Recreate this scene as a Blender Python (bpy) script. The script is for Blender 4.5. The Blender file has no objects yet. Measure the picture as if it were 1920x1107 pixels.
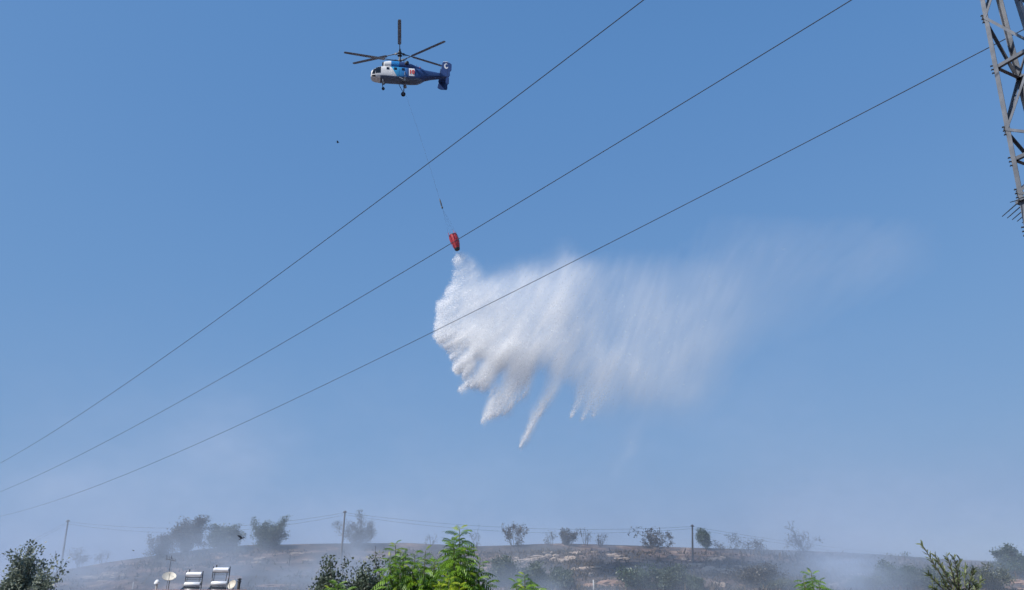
import bpy, math, random
import numpy as np
from mathutils import Vector, Matrix

R = math.radians
scene = bpy.context.scene
col = scene.collection

# ------------------------------------------------------------------ camera
F_PX, PITCH, CAM_Z = 1478.0, R(21.0), 6.0
cam_data = bpy.data.cameras.new("camera")
cam = bpy.data.objects.new("camera", cam_data)
col.objects.link(cam)
cam_data.sensor_width = 36.0
cam_data.lens = F_PX / 1920.0 * 36.0
cam_data.clip_start = 0.1
cam_data.clip_end = 6000.0
cam.location = (0, 0, CAM_Z)
cam.rotation_euler = (R(90) + PITCH, 0, 0)
scene.camera = cam

# ------------------------------------------------------------------ sky + sun
SUN_EL, SUN_AZ = R(45), R(232)          # azimuth clockwise from +Y: behind the camera, to its left
world = bpy.data.worlds.new("World")
scene.world = world
world.use_nodes = True
nt = world.node_tree
bg = nt.nodes["Background"]
sky = nt.nodes.new("ShaderNodeTexSky")
sky.sky_type = "NISHITA"
sky.sun_disc = False
sky.sun_elevation, sky.sun_rotation = SUN_EL, SUN_AZ
sky.altitude, sky.air_density, sky.dust_density, sky.ozone_density = 1000, 1.0, 0.2, 4.0
pre = nt.nodes.new("ShaderNodeVectorMath"); pre.operation = "SCALE"; pre.inputs["Scale"].default_value = 0.1
post = nt.nodes.new("ShaderNodeVectorMath"); post.operation = "SCALE"; post.inputs["Scale"].default_value = 10.0
crv = nt.nodes.new("ShaderNodeRGBCurve")            # film response of the whole sky
def set_curve(c, pts):
    while len(c.points) < len(pts): c.points.new(0.5, 0.5)
    for p, (a, b) in zip(c.points, pts): p.location = (a, b); p.handle_type = "AUTO"
set_curve(crv.mapping.curves[0], [(0, 0), (.0645, .102), (.079, .119), (.1075, .147), (.207, .203), (.49, .288), (1, .46)])
set_curve(crv.mapping.curves[1], [(0, 0), (.118, .246), (.145, .269), (.194, .303), (.356, .357), (.71, .405), (1, .52)])
set_curve(crv.mapping.curves[2], [(0, 0), (.24, .526), (.29, .553), (.368, .582), (.60, .613), (.86, .612), (1, .64)])
crv.mapping.update()
nt.links.new(sky.outputs[0], pre.inputs[0]); nt.links.new(pre.outputs[0], crv.inputs["Color"])
nt.links.new(crv.outputs[0], post.inputs[0]); nt.links.new(post.outputs[0], bg.inputs[0])
bg.inputs[1].default_value = 0.1

sun_data = bpy.data.lights.new("sun", "SUN")
sun_data.energy, sun_data.angle, sun_data.color = 5.0, R(0.53), (1.0, 0.97, 0.93)
sun = bpy.data.objects.new("sun", sun_data)
col.objects.link(sun)
SUN_DIR = Vector((math.sin(SUN_AZ) * math.cos(SUN_EL), math.cos(SUN_AZ) * math.cos(SUN_EL), math.sin(SUN_EL)))
sun.rotation_euler = SUN_DIR.to_track_quat("Z", "Y").to_euler()
sun.location = (-40, -40, 120)

vs = scene.view_settings
vs.view_transform, vs.look, vs.gamma, vs.exposure, vs.use_curve_mapping = "Standard", "None", 1.0, 0.0, False
scene.cycles.volume_bounces = 9
scene.cycles.max_bounces = 14
scene.cycles.diffuse_bounces = 6
scene.cycles.transmission_bounces = 8
scene.cycles.transparent_max_bounces = 24
scene.cycles.volume_step_rate = 1.0
scene.cycles.use_denoising = True
scene.cycles.use_adaptive_sampling = True
scene.cycles.adaptive_threshold = 0.02
scene.cycles.adaptive_min_samples = 24

# ------------------------------------------------------------------ helpers
CP, SP = math.cos(PITCH), math.sin(PITCH)
def ray(px, py):
    u, v = (px - 960.0) / F_PX, (553.5 - py) / F_PX
    return Vector((u, CP - v * SP, SP + v * CP))
def at(px, py, Y):
    """world point seen at pixel (px, py) of the 1920 px photograph, Y metres ahead"""
    r = ray(px, py)
    return Vector((r.x * Y / r.y, Y, CAM_Z + r.z * Y / r.y))
def to_px(x, y, z):
    zr = z - CAM_Z
    zc = y * CP + zr * SP
    return 960 + F_PX * x / zc, 553.5 - F_PX * (zr * CP - y * SP) / zc

class MB:
    """collects shapes into one mesh"""
    def __init__(s): s.v, s.f = [], []
    def add(s, v, f):
        o = len(s.v); s.v += [tuple(p) for p in v]; s.f += [tuple(i + o for i in q) for q in f]; return s
    def box(s, c, size, rot=None, taper=1.0):
        c = Vector(c); hx, hy, hz = (k / 2 for k in size)
        vs_ = []
        for z in (-1, 1):
            t = taper if z > 0 else 1.0
            for x, y in ((-1, -1), (1, -1), (1, 1), (-1, 1)):
                p = Vector((x * hx * t, y * hy * t, z * hz))
                if rot is not None: p = rot @ p
                vs_.append(c + p)
        return s.add(vs_, [(3, 2, 1, 0), (4, 5, 6, 7), (0, 1, 5, 4), (1, 2, 6, 5), (2, 3, 7, 6), (3, 0, 4, 7)])
    def bar(s, a, b, w, h, up=(0, 0, 1)):
        a, b = Vector(a), Vector(b); d = (b - a).normalized(); up = Vector(up)
        if abs(d.dot(up)) > .98: up = Vector((1, 0, 0))
        x = d.cross(up).normalized() * (w / 2); y = x.cross(d).normalized() * (h / 2)
        v = [p + i * x + j * y for p in (a, b) for i, j in ((-1, -1), (1, -1), (1, 1), (-1, 1))]
        return s.add(v, [(3, 2, 1, 0), (4, 5, 6, 7), (0, 1, 5, 4), (1, 2, 6, 5), (2, 3, 7, 6), (3, 0, 4, 7)])
    def angle_iron(s, a, b, w, t, ux, uy):
        """an L profile from a to b with its flanges along ux and uy"""
        a, b, ux, uy = Vector(a), Vector(b), Vector(ux).normalized(), Vector(uy).normalized()
        prof = [(0, 0), (w, 0), (w, t), (t, t), (t, w), (0, w)]
        v = [p + ux * i + uy * j for p in (a, b) for i, j in prof]
        f = [(5, 4, 3, 2, 1, 0), (6, 7, 8, 9, 10, 11)] + [(i, (i + 1) % 6, (i + 1) % 6 + 6, i + 6) for i in range(6)]
        return s.add(v, f)
    def tube(s, pts, rad, n=8, cap=True):
        pts = [Vector(p) for p in pts]
        if not hasattr(rad, "__len__"): rad = [rad] * len(pts)
        o = len(s.v); prev = None
        for i, p in enumerate(pts):
            d = (pts[min(i + 1, len(pts) - 1)] - pts[max(i - 1, 0)])
            d = d.normalized() if d.length > 1e-9 else Vector((0, 0, 1))
            up = prev if prev is not None else (Vector((0, 0, 1)) if abs(d.z) < .9 else Vector((1, 0, 0)))
            x = d.cross(up)
            if x.length < 1e-6: x = d.cross(Vector((0, 1, 0.01)))
            x.normalize(); y = x.cross(d).normalized(); prev = y
            for k in range(n):
                a = 2 * math.pi * k / n
                s.v.append(tuple(p + (math.cos(a) * x + math.sin(a) * y) * float(rad[i])))
        for i in range(len(pts) - 1):
            for k in range(n):
                q = (k + 1) % n
                s.f.append((o + i * n + k, o + i * n + q, o + (i + 1) * n + q, o + (i + 1) * n + k))
        if cap:
            s.f.append(tuple(o + k for k in range(n))[::-1]); e = o + (len(pts) - 1) * n
            s.f.append(tuple(e + k for k in range(n)))
        return s
    def lathe(s, prof, n=24, M=None):
        """profile of (radius, z), turned about z, then moved by M"""
        M = M or Matrix(); o = len(s.v)
        for r, z in prof:
            for k in range(n):
                a = 2 * math.pi * k / n
                s.v.append(tuple(M @ Vector((r * math.cos(a), r * math.sin(a), z))))
        for i in range(len(prof) - 1):
            for k in range(n):
                q = (k + 1) % n
                s.f.append((o + i * n + k, o + i * n + q, o + (i + 1) * n + q, o + (i + 1) * n + k))
        s.f.append(tuple(o + k for k in range(n))[::-1]); e = o + (len(prof) - 1) * n
        s.f.append(tuple(e + k for k in range(n)))
        return s
    def build(s, name, mat, parent=None, smooth=False, bevel=0.0):
        me = bpy.data.meshes.new(name); me.from_pydata(s.v, [], s.f); me.update()
        return link_mesh(me, name, mat, parent, smooth, bevel)

def link_mesh(me, name, mat, parent=None, smooth=False, bevel=0.0):
    if mat: me.materials.append(mat)
    if smooth:
        me.polygons.foreach_set("use_smooth", [True] * len(me.polygons))
        me.set_sharp_from_angle(angle=R(40))
    o = bpy.data.objects.new(name, me); col.objects.link(o)
    if parent: o.parent = parent
    if bevel:
        m = o.modifiers.new("bevel", "BEVEL"); m.width = bevel; m.segments = 2; m.limit_method = "ANGLE"
    return o
def np_mesh(name, V, F):
    """mesh from numpy arrays; F is (n,3) or (n,4)"""
    V = np.ascontiguousarray(V, np.float32); F = np.ascontiguousarray(F, np.int32)
    me = bpy.data.meshes.new(name); k = F.shape[1]
    me.vertices.add(len(V)); me.vertices.foreach_set("co", V.ravel())
    me.loops.add(F.size); me.loops.foreach_set("vertex_index", F.ravel())
    me.polygons.add(len(F)); me.polygons.foreach_set("loop_start", np.arange(0, F.size, k, dtype=np.int32))
    me.update(calc_edges=True); return me
def empty(name, loc=(0, 0, 0), rz=0.0, parent=None):
    o = bpy.data.objects.new(name, None); col.objects.link(o)
    o.location = loc; o.rotation_euler = (0, 0, rz); o.empty_display_size = .2
    if parent: o.parent = parent
    return o
def tag(o, label=None, cat=None, group=None, kind=None):
    if label: o["label"] = label
    if cat: o["category"] = cat
    if group: o["group"] = group
    if kind: o["kind"] = kind
    return o

# ---- materials
def mat_new(name):
    m = bpy.data.materials.new(name); m.use_nodes = True
    return m, m.node_tree, m.node_tree.nodes["Principled BSDF"]
def paint(name, c, rough=.5, metal=0.0, var=.12, scale=3.0, bump=0.0):
    """a colour with slight wear: noise in value, roughness and relief"""
    m, t, b = mat_new(name)
    tc = t.nodes.new("ShaderNodeTexCoord")
    n = t.nodes.new("ShaderNodeTexNoise"); n.inputs["Scale"].default_value = scale; n.inputs["Detail"].default_value = 6
    t.links.new(tc.outputs["Object"], n.inputs["Vector"])
    r = t.nodes.new("ShaderNodeMapRange"); r.inputs["To Min"].default_value = 1 - var; r.inputs["To Max"].default_value = 1 + var
    r.inputs["From Min"].default_value = .25; r.inputs["From Max"].default_value = .75
    t.links.new(n.outputs["Fac"], r.inputs["Value"])
    x = t.nodes.new("ShaderNodeVectorMath"); x.operation = "SCALE"; x.inputs[0].default_value = c[:3]
    t.links.new(r.outputs[0], x.inputs["Scale"]); t.links.new(x.outputs[0], b.inputs["Base Color"])
    b.inputs["Roughness"].default_value = rough; b.inputs["Metallic"].default_value = metal
    if bump:
        bp = t.nodes.new("ShaderNodeBump"); bp.inputs["Strength"].default_value = bump; bp.inputs["Distance"].default_value = .05
        t.links.new(n.outputs["Fac"], bp.inputs["Height"]); t.links.new(bp.outputs[0], b.inputs["Normal"])
    return m
def leaf_mat(name, c1, c2, trans=.35, rough=.45, per_object=False):
    m, t, b = mat_new(name)
    g = t.nodes.new("ShaderNodeNewGeometry")
    cr = t.nodes.new("ShaderNodeValToRGB")
    cr.color_ramp.elements[0].color = (*c1, 1); cr.color_ramp.elements[1].color = (*c2, 1)
    if per_object:
        oi = t.nodes.new("ShaderNodeObjectInfo"); mx = t.nodes.new("ShaderNodeMath"); mx.operation = "MULTIPLY_ADD"
        mx.inputs[1].default_value = .35
        sc_ = t.nodes.new("ShaderNodeMath"); sc_.operation = "MULTIPLY"; sc_.inputs[1].default_value = .65
        t.links.new(oi.outputs["Random"], sc_.inputs[0]); t.links.new(g.outputs["Random Per Island"], mx.inputs[0])
        t.links.new(sc_.outputs[0], mx.inputs[2]); t.links.new(mx.outputs[0], cr.inputs["Fac"])
    else:
        t.links.new(g.outputs["Random Per Island"], cr.inputs["Fac"])
    t.links.new(cr.outputs["Color"], b.inputs["Base Color"]); b.inputs["Roughness"].default_value = rough
    tr = t.nodes.new("ShaderNodeBsdfTranslucent"); t.links.new(cr.outputs["Color"], tr.inputs["Color"])
    mix = t.nodes.new("ShaderNodeMixShader"); mix.inputs[0].default_value = trans
    t.links.new(b.outputs[0], mix.inputs[1]); t.links.new(tr.outputs[0], mix.inputs[2])
    t.links.new(mix.outputs[0], t.nodes["Material Output"].inputs["Surface"])
    return m
def volume_mat(name, color, density=1.0, aniso=0.0):
    m = bpy.data.materials.new(name); m.use_nodes = True; t = m.node_tree
    t.nodes.remove(t.nodes["Principled BSDF"])
    v = t.nodes.new("ShaderNodeVolumePrincipled")
    v.inputs["Color"].default_value = (*color, 1); v.inputs["Density"].default_value = density
    v.inputs["Density Attribute"].default_value = "density"; v.inputs["Anisotropy"].default_value = aniso
    t.links.new(v.outputs[0], t.nodes["Material Output"].inputs["Volume"])
    return m

# ---- numpy noise fields
def grf(shape, beta, seed, stretch=None):
    """smooth periodic random field, unit variance; beta = spectral slope"""
    rg = np.random.default_rng(seed)
    w = np.fft.rfftn(rg.standard_normal(shape))
    k2 = 0
    for i, n in enumerate(shape):
        f = (np.fft.rfftfreq(n) if i == len(shape) - 1 else np.fft.fftfreq(n)) * n / max(shape) * max(shape)
        f = f / n * max(shape)
        if stretch: f = f * stretch[i]
        sh = [1] * len(shape); sh[i] = len(f); k2 = k2 + (f.reshape(sh)) ** 2
    k2.flat[0] = 1.0
    a = np.fft.irfftn(w * k2 ** (-beta / 2), s=shape, axes=list(range(len(shape))))
    a -= a.mean(); return (a / a.std()).astype(np.float32)
def sstep(a, b, x):
    t = np.clip((x - a) / (b - a), 0, 1); return t * t * (3 - 2 * t)

def voxel_volume(name, dens, lo, hi, mat, parent=None):
    """dens[nx,ny,nz] as a real fog volume between the corners lo and hi (built by geometry nodes)"""
    nx, ny, nz = dens.shape
    me = bpy.data.meshes.new(name); me.vertices.add(dens.size)
    a = me.attributes.new("fog", "FLOAT", "POINT"); a.data.foreach_set("value", np.ascontiguousarray(dens, np.float32).ravel())
    o = bpy.data.objects.new(name, me); col.objects.link(o)
    if parent: o.parent = parent
    g = bpy.data.node_groups.new(name + "_fog", "GeometryNodeTree")
    g.interface.new_socket("Geometry", in_out="INPUT", socket_type="NodeSocketGeometry")
    g.interface.new_socket("Geometry", in_out="OUTPUT", socket_type="NodeSocketGeometry")
    N, L = g.nodes, g.links
    gi, go = N.new("NodeGroupInput"), N.new("NodeGroupOutput")
    pos = N.new("GeometryNodeInputPosition")
    sub = N.new("ShaderNodeVectorMath"); sub.operation = "SUBTRACT"; sub.inputs[1].default_value = lo
    mul = N.new("ShaderNodeVectorMath"); mul.operation = "MULTIPLY"
    mul.inputs[1].default_value = [(n - 1) / (h - l) for n, h, l in zip(dens.shape, hi, lo)]
    L.new(pos.outputs[0], sub.inputs[0]); L.new(sub.outputs[0], mul.inputs[0])
    sep = N.new("ShaderNodeSeparateXYZ"); L.new(mul.outputs[0], sep.inputs[0])
    def rnd(sock, n):
        r_ = N.new("ShaderNodeMath"); r_.operation = "ROUND"; L.new(sock, r_.inputs[0])
        c = N.new("ShaderNodeClamp"); c.inputs["Max"].default_value = n - 1; L.new(r_.outputs[0], c.inputs["Value"]); return c.outputs[0]
    ix, iy, iz = rnd(sep.outputs[0], nx), rnd(sep.outputs[1], ny), rnd(sep.outputs[2], nz)
    def imath(op, a_, b_):
        m_ = N.new("FunctionNodeIntegerMath"); m_.operation = op
        for k, v in ((0, a_), (1, b_)):
            if isinstance(v, int): m_.inputs[k].default_value = v
            else: L.new(v, m_.inputs[k])
        return m_.outputs[0]
    idx = imath("ADD", imath("MULTIPLY", imath("ADD", imath("MULTIPLY", ix, ny), iy), nz), iz)
    na = N.new("GeometryNodeInputNamedAttribute"); na.data_type = "FLOAT"; na.inputs["Name"].default_value = "fog"
    si = N.new("GeometryNodeSampleIndex"); si.data_type = "FLOAT"; si.domain = "POINT"
    L.new(gi.outputs[0], si.inputs["Geometry"]); L.new(na.outputs[0], si.inputs["Value"]); L.new(idx, si.inputs["Index"])
    vc = N.new("GeometryNodeVolumeCube")
    vc.inputs["Min"].default_value, vc.inputs["Max"].default_value = lo, hi
    for k, n in (("Resolution X", nx), ("Resolution Y", ny), ("Resolution Z", nz)): vc.inputs[k].default_value = n
    L.new(si.outputs[0], vc.inputs["Density"])
    sm = N.new("GeometryNodeSetMaterial"); sm.inputs["Material"].default_value = mat
    L.new(vc.outputs[0], sm.inputs[0]); L.new(sm.outputs[0], go.inputs[0])
    md = o.modifiers.new("fog", "NODES"); md.node_group = g
    me.materials.append(mat)
    return o

# ------------------------------------------------------------------ terrain
RX = [-400, 0, 60, 115, 200, 300, 380, 470, 640, 760, 900, 1050, 1180, 1300, 1420, 1500, 1580, 1650, 1720, 1800, 1870, 1920, 2300]
RY = [1108, 1093, 1083, 1069, 1055, 1042, 1031, 1022, 1020, 1019, 1025, 1022, 1026, 1030, 1033, 1035, 1039, 1043, 1048, 1052, 1054, 1058, 1075]
RIDGE_Y, FOOT_Y = 125.0, 84.0
_rx = np.array([at(x, y, RIDGE_Y).x for x, y in zip(RX, RY)]); _rz = np.array([at(x, y, RIDGE_Y).z for x, y in zip(RX, RY)])
_hn = grf((256, 256), 2.2, 11)
def hnoise(x, y, s):
    i, j = np.asarray(x) / s, np.asarray(y) / s
    i0, j0 = np.floor(i).astype(int), np.floor(j).astype(int); a, b = i - i0, j - j0
    g = lambda p, q: _hn[p % 256, q % 256]
    return (g(i0, j0) * (1 - a) + g(i0 + 1, j0) * a) * (1 - b) + (g(i0, j0 + 1) * (1 - a) + g(i0 + 1, j0 + 1) * a) * b
def height(x, y):
    x, y = np.asarray(x, float), np.asarray(y, float)
    rz = np.interp(x, _rx, _rz)
    near = 4.4 * (1 - sstep(12, 40, y))
    foot = 2.0 * sstep(60, FOOT_Y, y)
    t = np.clip((y - FOOT_Y) / (RIDGE_Y - FOOT_Y), 0, 1)
    hill = foot + (rz - 2.0) * (t ** .92)
    ter = .16 * np.sin(hill * 3.3 + 1.6 * hnoise(x, y, 2.0)) * sstep(0, .2, t) * (1 - sstep(.9, 1, t))
    nz = (.22 * hnoise(x, y, .9) + .06 * hnoise(x, y, .22)) * sstep(0, .15, t) * (1 - .25 * sstep(.85, 1, t))
    back = -.05 * np.clip(y - RIDGE_Y, 0, None)
    return np.where(y < FOOT_Y, near + foot, hill + ter + nz + np.maximum(back, -(rz + 1)))
gx = np.unique(np.concatenate([np.linspace(-3000, -120, 30), np.arange(-120, 120.1, .8), np.linspace(120, 3000, 30)]))
gy = np.unique(np.concatenate([np.linspace(-300, 60, 60), np.arange(60, 84, 2.0), np.arange(84, 132, .5), np.linspace(132, 400, 60), np.linspace(400, 5000, 30)]))
XX, YY = np.meshgrid(gx, gy, indexing="ij")
V = np.stack([XX, YY, height(XX, YY)], -1).reshape(-1, 3)
i, j = np.meshgrid(np.arange(len(gx) - 1), np.arange(len(gy) - 1), indexing="ij")
q = i * len(gy) + j
Fq = np.stack([q, q + len(gy), q + len(gy) + 1, q + 1], -1).reshape(-1, 4)

def ground_mat():
    m, t, b = mat_new("scorched_soil")
    tc = t.nodes.new("ShaderNodeTexCoord")
    def noise(sc_, det, rough, stretch=(1, 1, 1)):
        mp = t.nodes.new("ShaderNodeMapping"); mp.inputs["Scale"].default_value = stretch
        t.links.new(tc.outputs["Object"], mp.inputs["Vector"])
        n = t.nodes.new("ShaderNodeTexNoise"); n.inputs["Scale"].default_value = sc_; n.inputs["Detail"].default_value = det
        n.inputs["Roughness"].default_value = rough; t.links.new(mp.outputs[0], n.inputs["Vector"]); return n.outputs["Fac"]
    def ramp(s, pts):
        r = t.nodes.new("ShaderNodeValToRGB"); e = r.color_ramp.elements
        while len(e) < len(pts): e.new(.5)
        for k, (p, c) in zip(e, pts): k.position = p; k.color = (*c, 1)
        t.links.new(s, r.inputs[0]); return r.outputs[0]
    soil = ramp(noise(.35, 9, .65, (1, 1.6, 3)), [(.32, (.035, .028, .03)), (.46, (.10, .065, .055)), (.54, (.22, .135, .10)), (.66, (.40, .28, .20))])
    burn = ramp(noise(.11, 7, .6, (1, 1.2, 2.5)), [(.40, (0, 0, 0)), (.56, (1, 1, 1))])
    ash = ramp(noise(1.3, 6, .7), [(.3, (.028, .026, .028)), (.7, (.075, .066, .066))])
    mx = t.nodes.new("ShaderNodeMix"); mx.data_type = "RGBA"
    t.links.new(burn, mx.inputs[0]); t.links.new(soil, mx.inputs[6]); t.links.new(ash, mx.inputs[7])
    t.links.new(mx.outputs[2], b.inputs["Base Color"]); b.inputs["Roughness"].default_value = .95
    bp = t.nodes.new("ShaderNodeBump"); bp.inputs["Strength"].default_value = .7; bp.inputs["Distance"].default_value = .4
    t.links.new(noise(2.2, 8, .7), bp.inputs["Height"]); t.links.new(bp.outputs[0], b.inputs["Normal"])
    return m
ground = link_mesh(np_mesh("ground", V, Fq), "ground", ground_mat(), smooth=True)
tag(ground, "scorched stony hillside rising to a low ridge", None, kind="structure")
def hz(x, y): return float(height(x, y))

# ------------------------------------------------------------------ lattice tower + conductors
M_STEEL = paint("galvanised_steel", (.15, .158, .175), .5, .3, .35, 4.0, .1)
M_DARKSTEEL = paint("dark_steel", (.06, .065, .075), .5, .5, .2, 6.0)
M_ALU = paint("weathered_conductor", (.055, .065, .09), .6, .3, .15, 1.0)
M_INS = paint("brown_insulator", (.12, .05, .03), .25, 0, .1, 3.0)
D = Vector((-.655, .755, 0)).normalized(); Nn = Vector((.755, .655, 0)).normalized()
TC = Vector((10.80, 13.72, 0)); T_ROT = R(-14)
rotT = Matrix.Rotation(T_ROT, 3, "Z"); dT, nT = rotT @ D, rotT @ Nn
def t_off(z):                                # corner distance from the axis, z relative to the eye
    return .52 + (12.2 - z) * .050
tz = [-2.6, .6, 3.2, 5.3, 6.7, 7.53, 8.25, 8.97, 10.47, 11.78, 13.0, 14.0]
g0 = hz(TC.x, TC.y) - CAM_Z
tz[0] = g0
def corner(k, z):
    s1, s2 = ((1, -1), (1, 1), (-1, 1), (-1, -1))[k]
    return Vector((TC.x, TC.y, CAM_Z + z)) + (dT * s1 + nT * s2) * (t_off(z) * .7071)
tower = empty("lattice_tower", (TC.x, TC.y, CAM_Z + g0))
tag(tower, "grey steel lattice power tower cut off by the right edge of the picture", "tower")
def tpart(mb, name, mat=M_STEEL, parent=tower):
    for n_, p in enumerate(mb.v): mb.v[n_] = tuple(Vector(p) - Vector(tower.location) if parent is tower else Vector(p) - Vector(tower.location))
    return mb.build(name, mat, parent)
for k in range(4):
    s1, s2 = ((1, -1), (1, 1), (-1, 1), (-1, -1))[k]
    m = MB()
    m.angle_iron(corner(k, tz[0] - .3), corner(k, tz[-1]), .095, .012, dT * -s1, nT * -s2)
    leg = tpart(m, "leg")
    for z in tz[2:-1]:                        # bolted gusset plates
        p = corner(k, z)
        m = MB()
        for bz in (-.09, 0, .09):
            c = p + Vector((0, 0, bz)) + (dT * s1 + nT * s2) * .012
            m.tube([c - dT * s1 * .02, c + dT * s1 * .03], .012, 6); m.tube([c - nT * s2 * .02, c + nT * s2 * .03], .012, 6)
        tpart(m, "bolts", M_DARKSTEEL, parent=leg)["kind"] = "stuff"
for k in range(4):
    q_ = (k + 1) % 4
    for lv in range(len(tz) - 1):
        a0, a1, b0, b1 = corner(k, tz[lv]), corner(k, tz[lv + 1]), corner(q_, tz[lv]), corner(q_, tz[lv + 1])
        out = ((a0 + b0) / 2 - Vector((TC.x, TC.y, a0.z))).normalized()
        for p, r_, off in (((a0, b1, .010),) if (lv + k) % 2 else ((b0, a1, .010),)):
            m = MB(); d = (r_ - p).normalized(); side = d.cross(out)
            m.angle_iron(p + out * off, r_ + out * off, .055, .008, side, out * -1)
            tpart(m, "brace")
        if lv in (3, 6, 8):
            m = MB(); m.angle_iron(a0 - out * .02, b0 - out * .02, .075, .009, Vector((0, 0, 1)), out * -1); tpart(m, "strut")
# anti-climbing guard: a frame with outward spikes
zg = 7.35
for k in range(4):
    q_ = (k + 1) % 4
    a, b = corner(k, zg), corner(q_, zg)
    out = ((a + b) / 2 - Vector((TC.x, TC.y, a.z))).normalized()
    m = MB(); m.bar(a + out * .05, b + out * .05, .05, .05); gd = tpart(m, "guard_rail", M_STEEL)
    for n_ in range(7):
        p = a.lerp(b, (n_ + .3) / 6.6) + out * .05
        m = MB(); m.tube([p - out * .06 + Vector((0, 0, .03)), p + out * .36 - Vector((0, 0, .14))], [.013, .008], 6)
        tpart(m, "spike", M_DARKSTEEL, parent=gd)
# cross-arm carrying the three conductors
arm_z = 14.6
A_LAT = (12.8, 16.7, 21.3)
m = MB(); mid = Vector((TC.x, TC.y, 0))
ends = []
for a_ in (A_LAT[0] - .3, A_LAT[2] + .3):
    ends.append(mid + Nn * (a_ - mid.dot(Nn)) + Vector((0, 0, CAM_Z + arm_z)))
for o_ in (-.3, .3): m.bar(ends[0] + D * o_ * .3, ends[1] + D * o_ * .3, .08, .08)
tpart(m, "crossarm")
m = MB(); topc = mid + Vector((0, 0, CAM_Z + 16.6))
for e_ in ends: m.bar(topc, e_, .07, .07)
for k in range(4): m.bar(corner(k, 13.95), topc, .07, .07)
tpart(m, "peak")

# conductors: traced in their own vertical planes, one parabola each
LINES = (
    (12.8, [(0, 870), (300, 672), (560, 490), (824, 290), (1000, 160), (1205, 0)], "topmost of the three long dark power cables crossing the sky"),
    (16.7, [(0, 925), (300, 770), (520, 645), (780, 498), (905, 424), (1200, 247), (1590, 0)], "middle one of the three long dark power cables, passing the red bucket"),
    (21.3, [(20, 965), (300, 858), (455, 797), (800, 629), (1100, 478), (1400, 325), (1700, 170), (1855, 88)], "lowest of the three long dark power cables, passing behind the lattice tower"))
for a_, pts, lab in LINES:
    S, Z = [], []
    for x, y in pts:
        r_ = ray(x, y); t_ = a_ / (r_.x * Nn.x + r_.y * Nn.y)
        p = r_ * t_; S.append(p.dot(D)); Z.append(p.z)
    co = np.polyfit(S, Z, 2, w=[1 / math.hypot(a_, s) for s in S])
    s_t = TC.dot(D)
    ss = np.concatenate([np.linspace(s_t, 40, 40), np.linspace(42, 190, 50)])
    P = [Vector((D.x * s + Nn.x * a_, D.y * s + Nn.y * a_, CAM_Z + float(np.polyval(co, s)))) for s in ss]
    m = MB(); m.tube(P, .0135, 6)
    w = m.build("power_cable", M_ALU, smooth=True)
    tag(w, lab, "cable", "long conductors of the power line")
    end = P[0]
    topa = Vector((end.x, end.y, CAM_Z + arm_z))
    m = MB(); prof = []
    n_d = 9
    for k in range(n_d):
        z0 = (end.z + .05) + (topa.z - end.z - .1) * k / n_d; h_ = (topa.z - end.z - .1) / n_d
        prof += [(.03, z0), (.12, z0 + h_ * .25), (.05, z0 + h_ * .6), (.03, z0 + h_ * .95)]
    m.lathe(prof, 12, Matrix.Translation((end.x, end.y, 0)))
    tpart(m, "insulator", M_INS)

# ------------------------------------------------------------------ helicopter
def heli_paint():
    m, t, b = mat_new("helicopter_paint")
    tc = t.nodes.new("ShaderNodeTexCoord"); sp = t.nodes.new("ShaderNodeSeparateXYZ"); t.links.new(tc.outputs["Object"], sp.inputs[0])
    def math_(op, a_, b_, c_=None):
        n = t.nodes.new("ShaderNodeMath"); n.operation = op
        for k, v in enumerate((a_, b_, c_)):
            if v is None: continue
            if isinstance(v, (int, float)): n.inputs[k].default_value = v
            else: t.links.new(v, n.inputs[k])
        return n.outputs[0]
    X, Z = sp.outputs[0], sp.outputs[2]
    edge = math_("MULTIPLY_ADD", Z, -.6, X)                     # x - .6 z
    white = math_("GREATER_THAN", edge, .25)
    ramp = t.nodes.new("ShaderNodeValToRGB"); e = ramp.color_ramp.elements
    for p, c in ((.0, (.028, .065, .19)), (.36, (.030, .075, .24)), (.5, (.03, .18, .46)), (.66, (.04, .33, .60))):
        k = e[0] if p == 0 else e.new(p); k.position = p; k.color = (*c, 1)
    e[-1].position = 1.0; e[-1].color = (.02, .36, .7, 1)
    mr = t.nodes.new("ShaderNodeMapRange"); mr.inputs["From Min"].default_value = -4; mr.inputs["From Max"].default_value = 3
    t.links.new(X, mr.inputs["Value"]); t.links.new(mr.outputs[0], ramp.inputs[0])
    m1 = t.nodes.new("ShaderNodeMix"); m1.data_type = "RGBA"; t.links.new(white, m1.inputs[0]); t.links.new(ramp.outputs[0], m1.inputs[6])
    m1.inputs[7].default_value = (.74, .73, .72, 1)
    belly = math_("MULTIPLY", math_("LESS_THAN", Z, .36), math_("LESS_THAN", X, 2.75))
    m2 = t.nodes.new("ShaderNodeMix"); m2.data_type = "RGBA"; t.links.new(belly, m2.inputs[0]); t.links.new(m1.outputs[2], m2.inputs[6])
    m2.inputs[7].default_value = (.10, .13, .20, 1)
    n = t.nodes.new("ShaderNodeTexNoise"); n.inputs["Scale"].default_value = 2.5; n.inputs["Detail"].default_value = 8; t.links.new(tc.outputs["Object"], n.inputs["Vector"])
    dr = t.nodes.new("ShaderNodeMapRange"); dr.inputs["To Min"].default_value = .82; dr.inputs["To Max"].default_value = 1.08; t.links.new(n.outputs["Fac"], dr.inputs["Value"])
    vm = t.nodes.new("ShaderNodeVectorMath"); vm.operation = "SCALE"; t.links.new(m2.outputs[2], vm.inputs[0]); t.links.new(dr.outputs[0], vm.inputs["Scale"])
    t.links.new(vm.outputs[0], b.inputs["Base Color"]); b.inputs["Roughness"].default_value = .38
    return m
M_HELI = heli_paint()
M_NAVY = paint("navy_paint", (.028, .062, .19), .4, 0, .12, 2.0)
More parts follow.
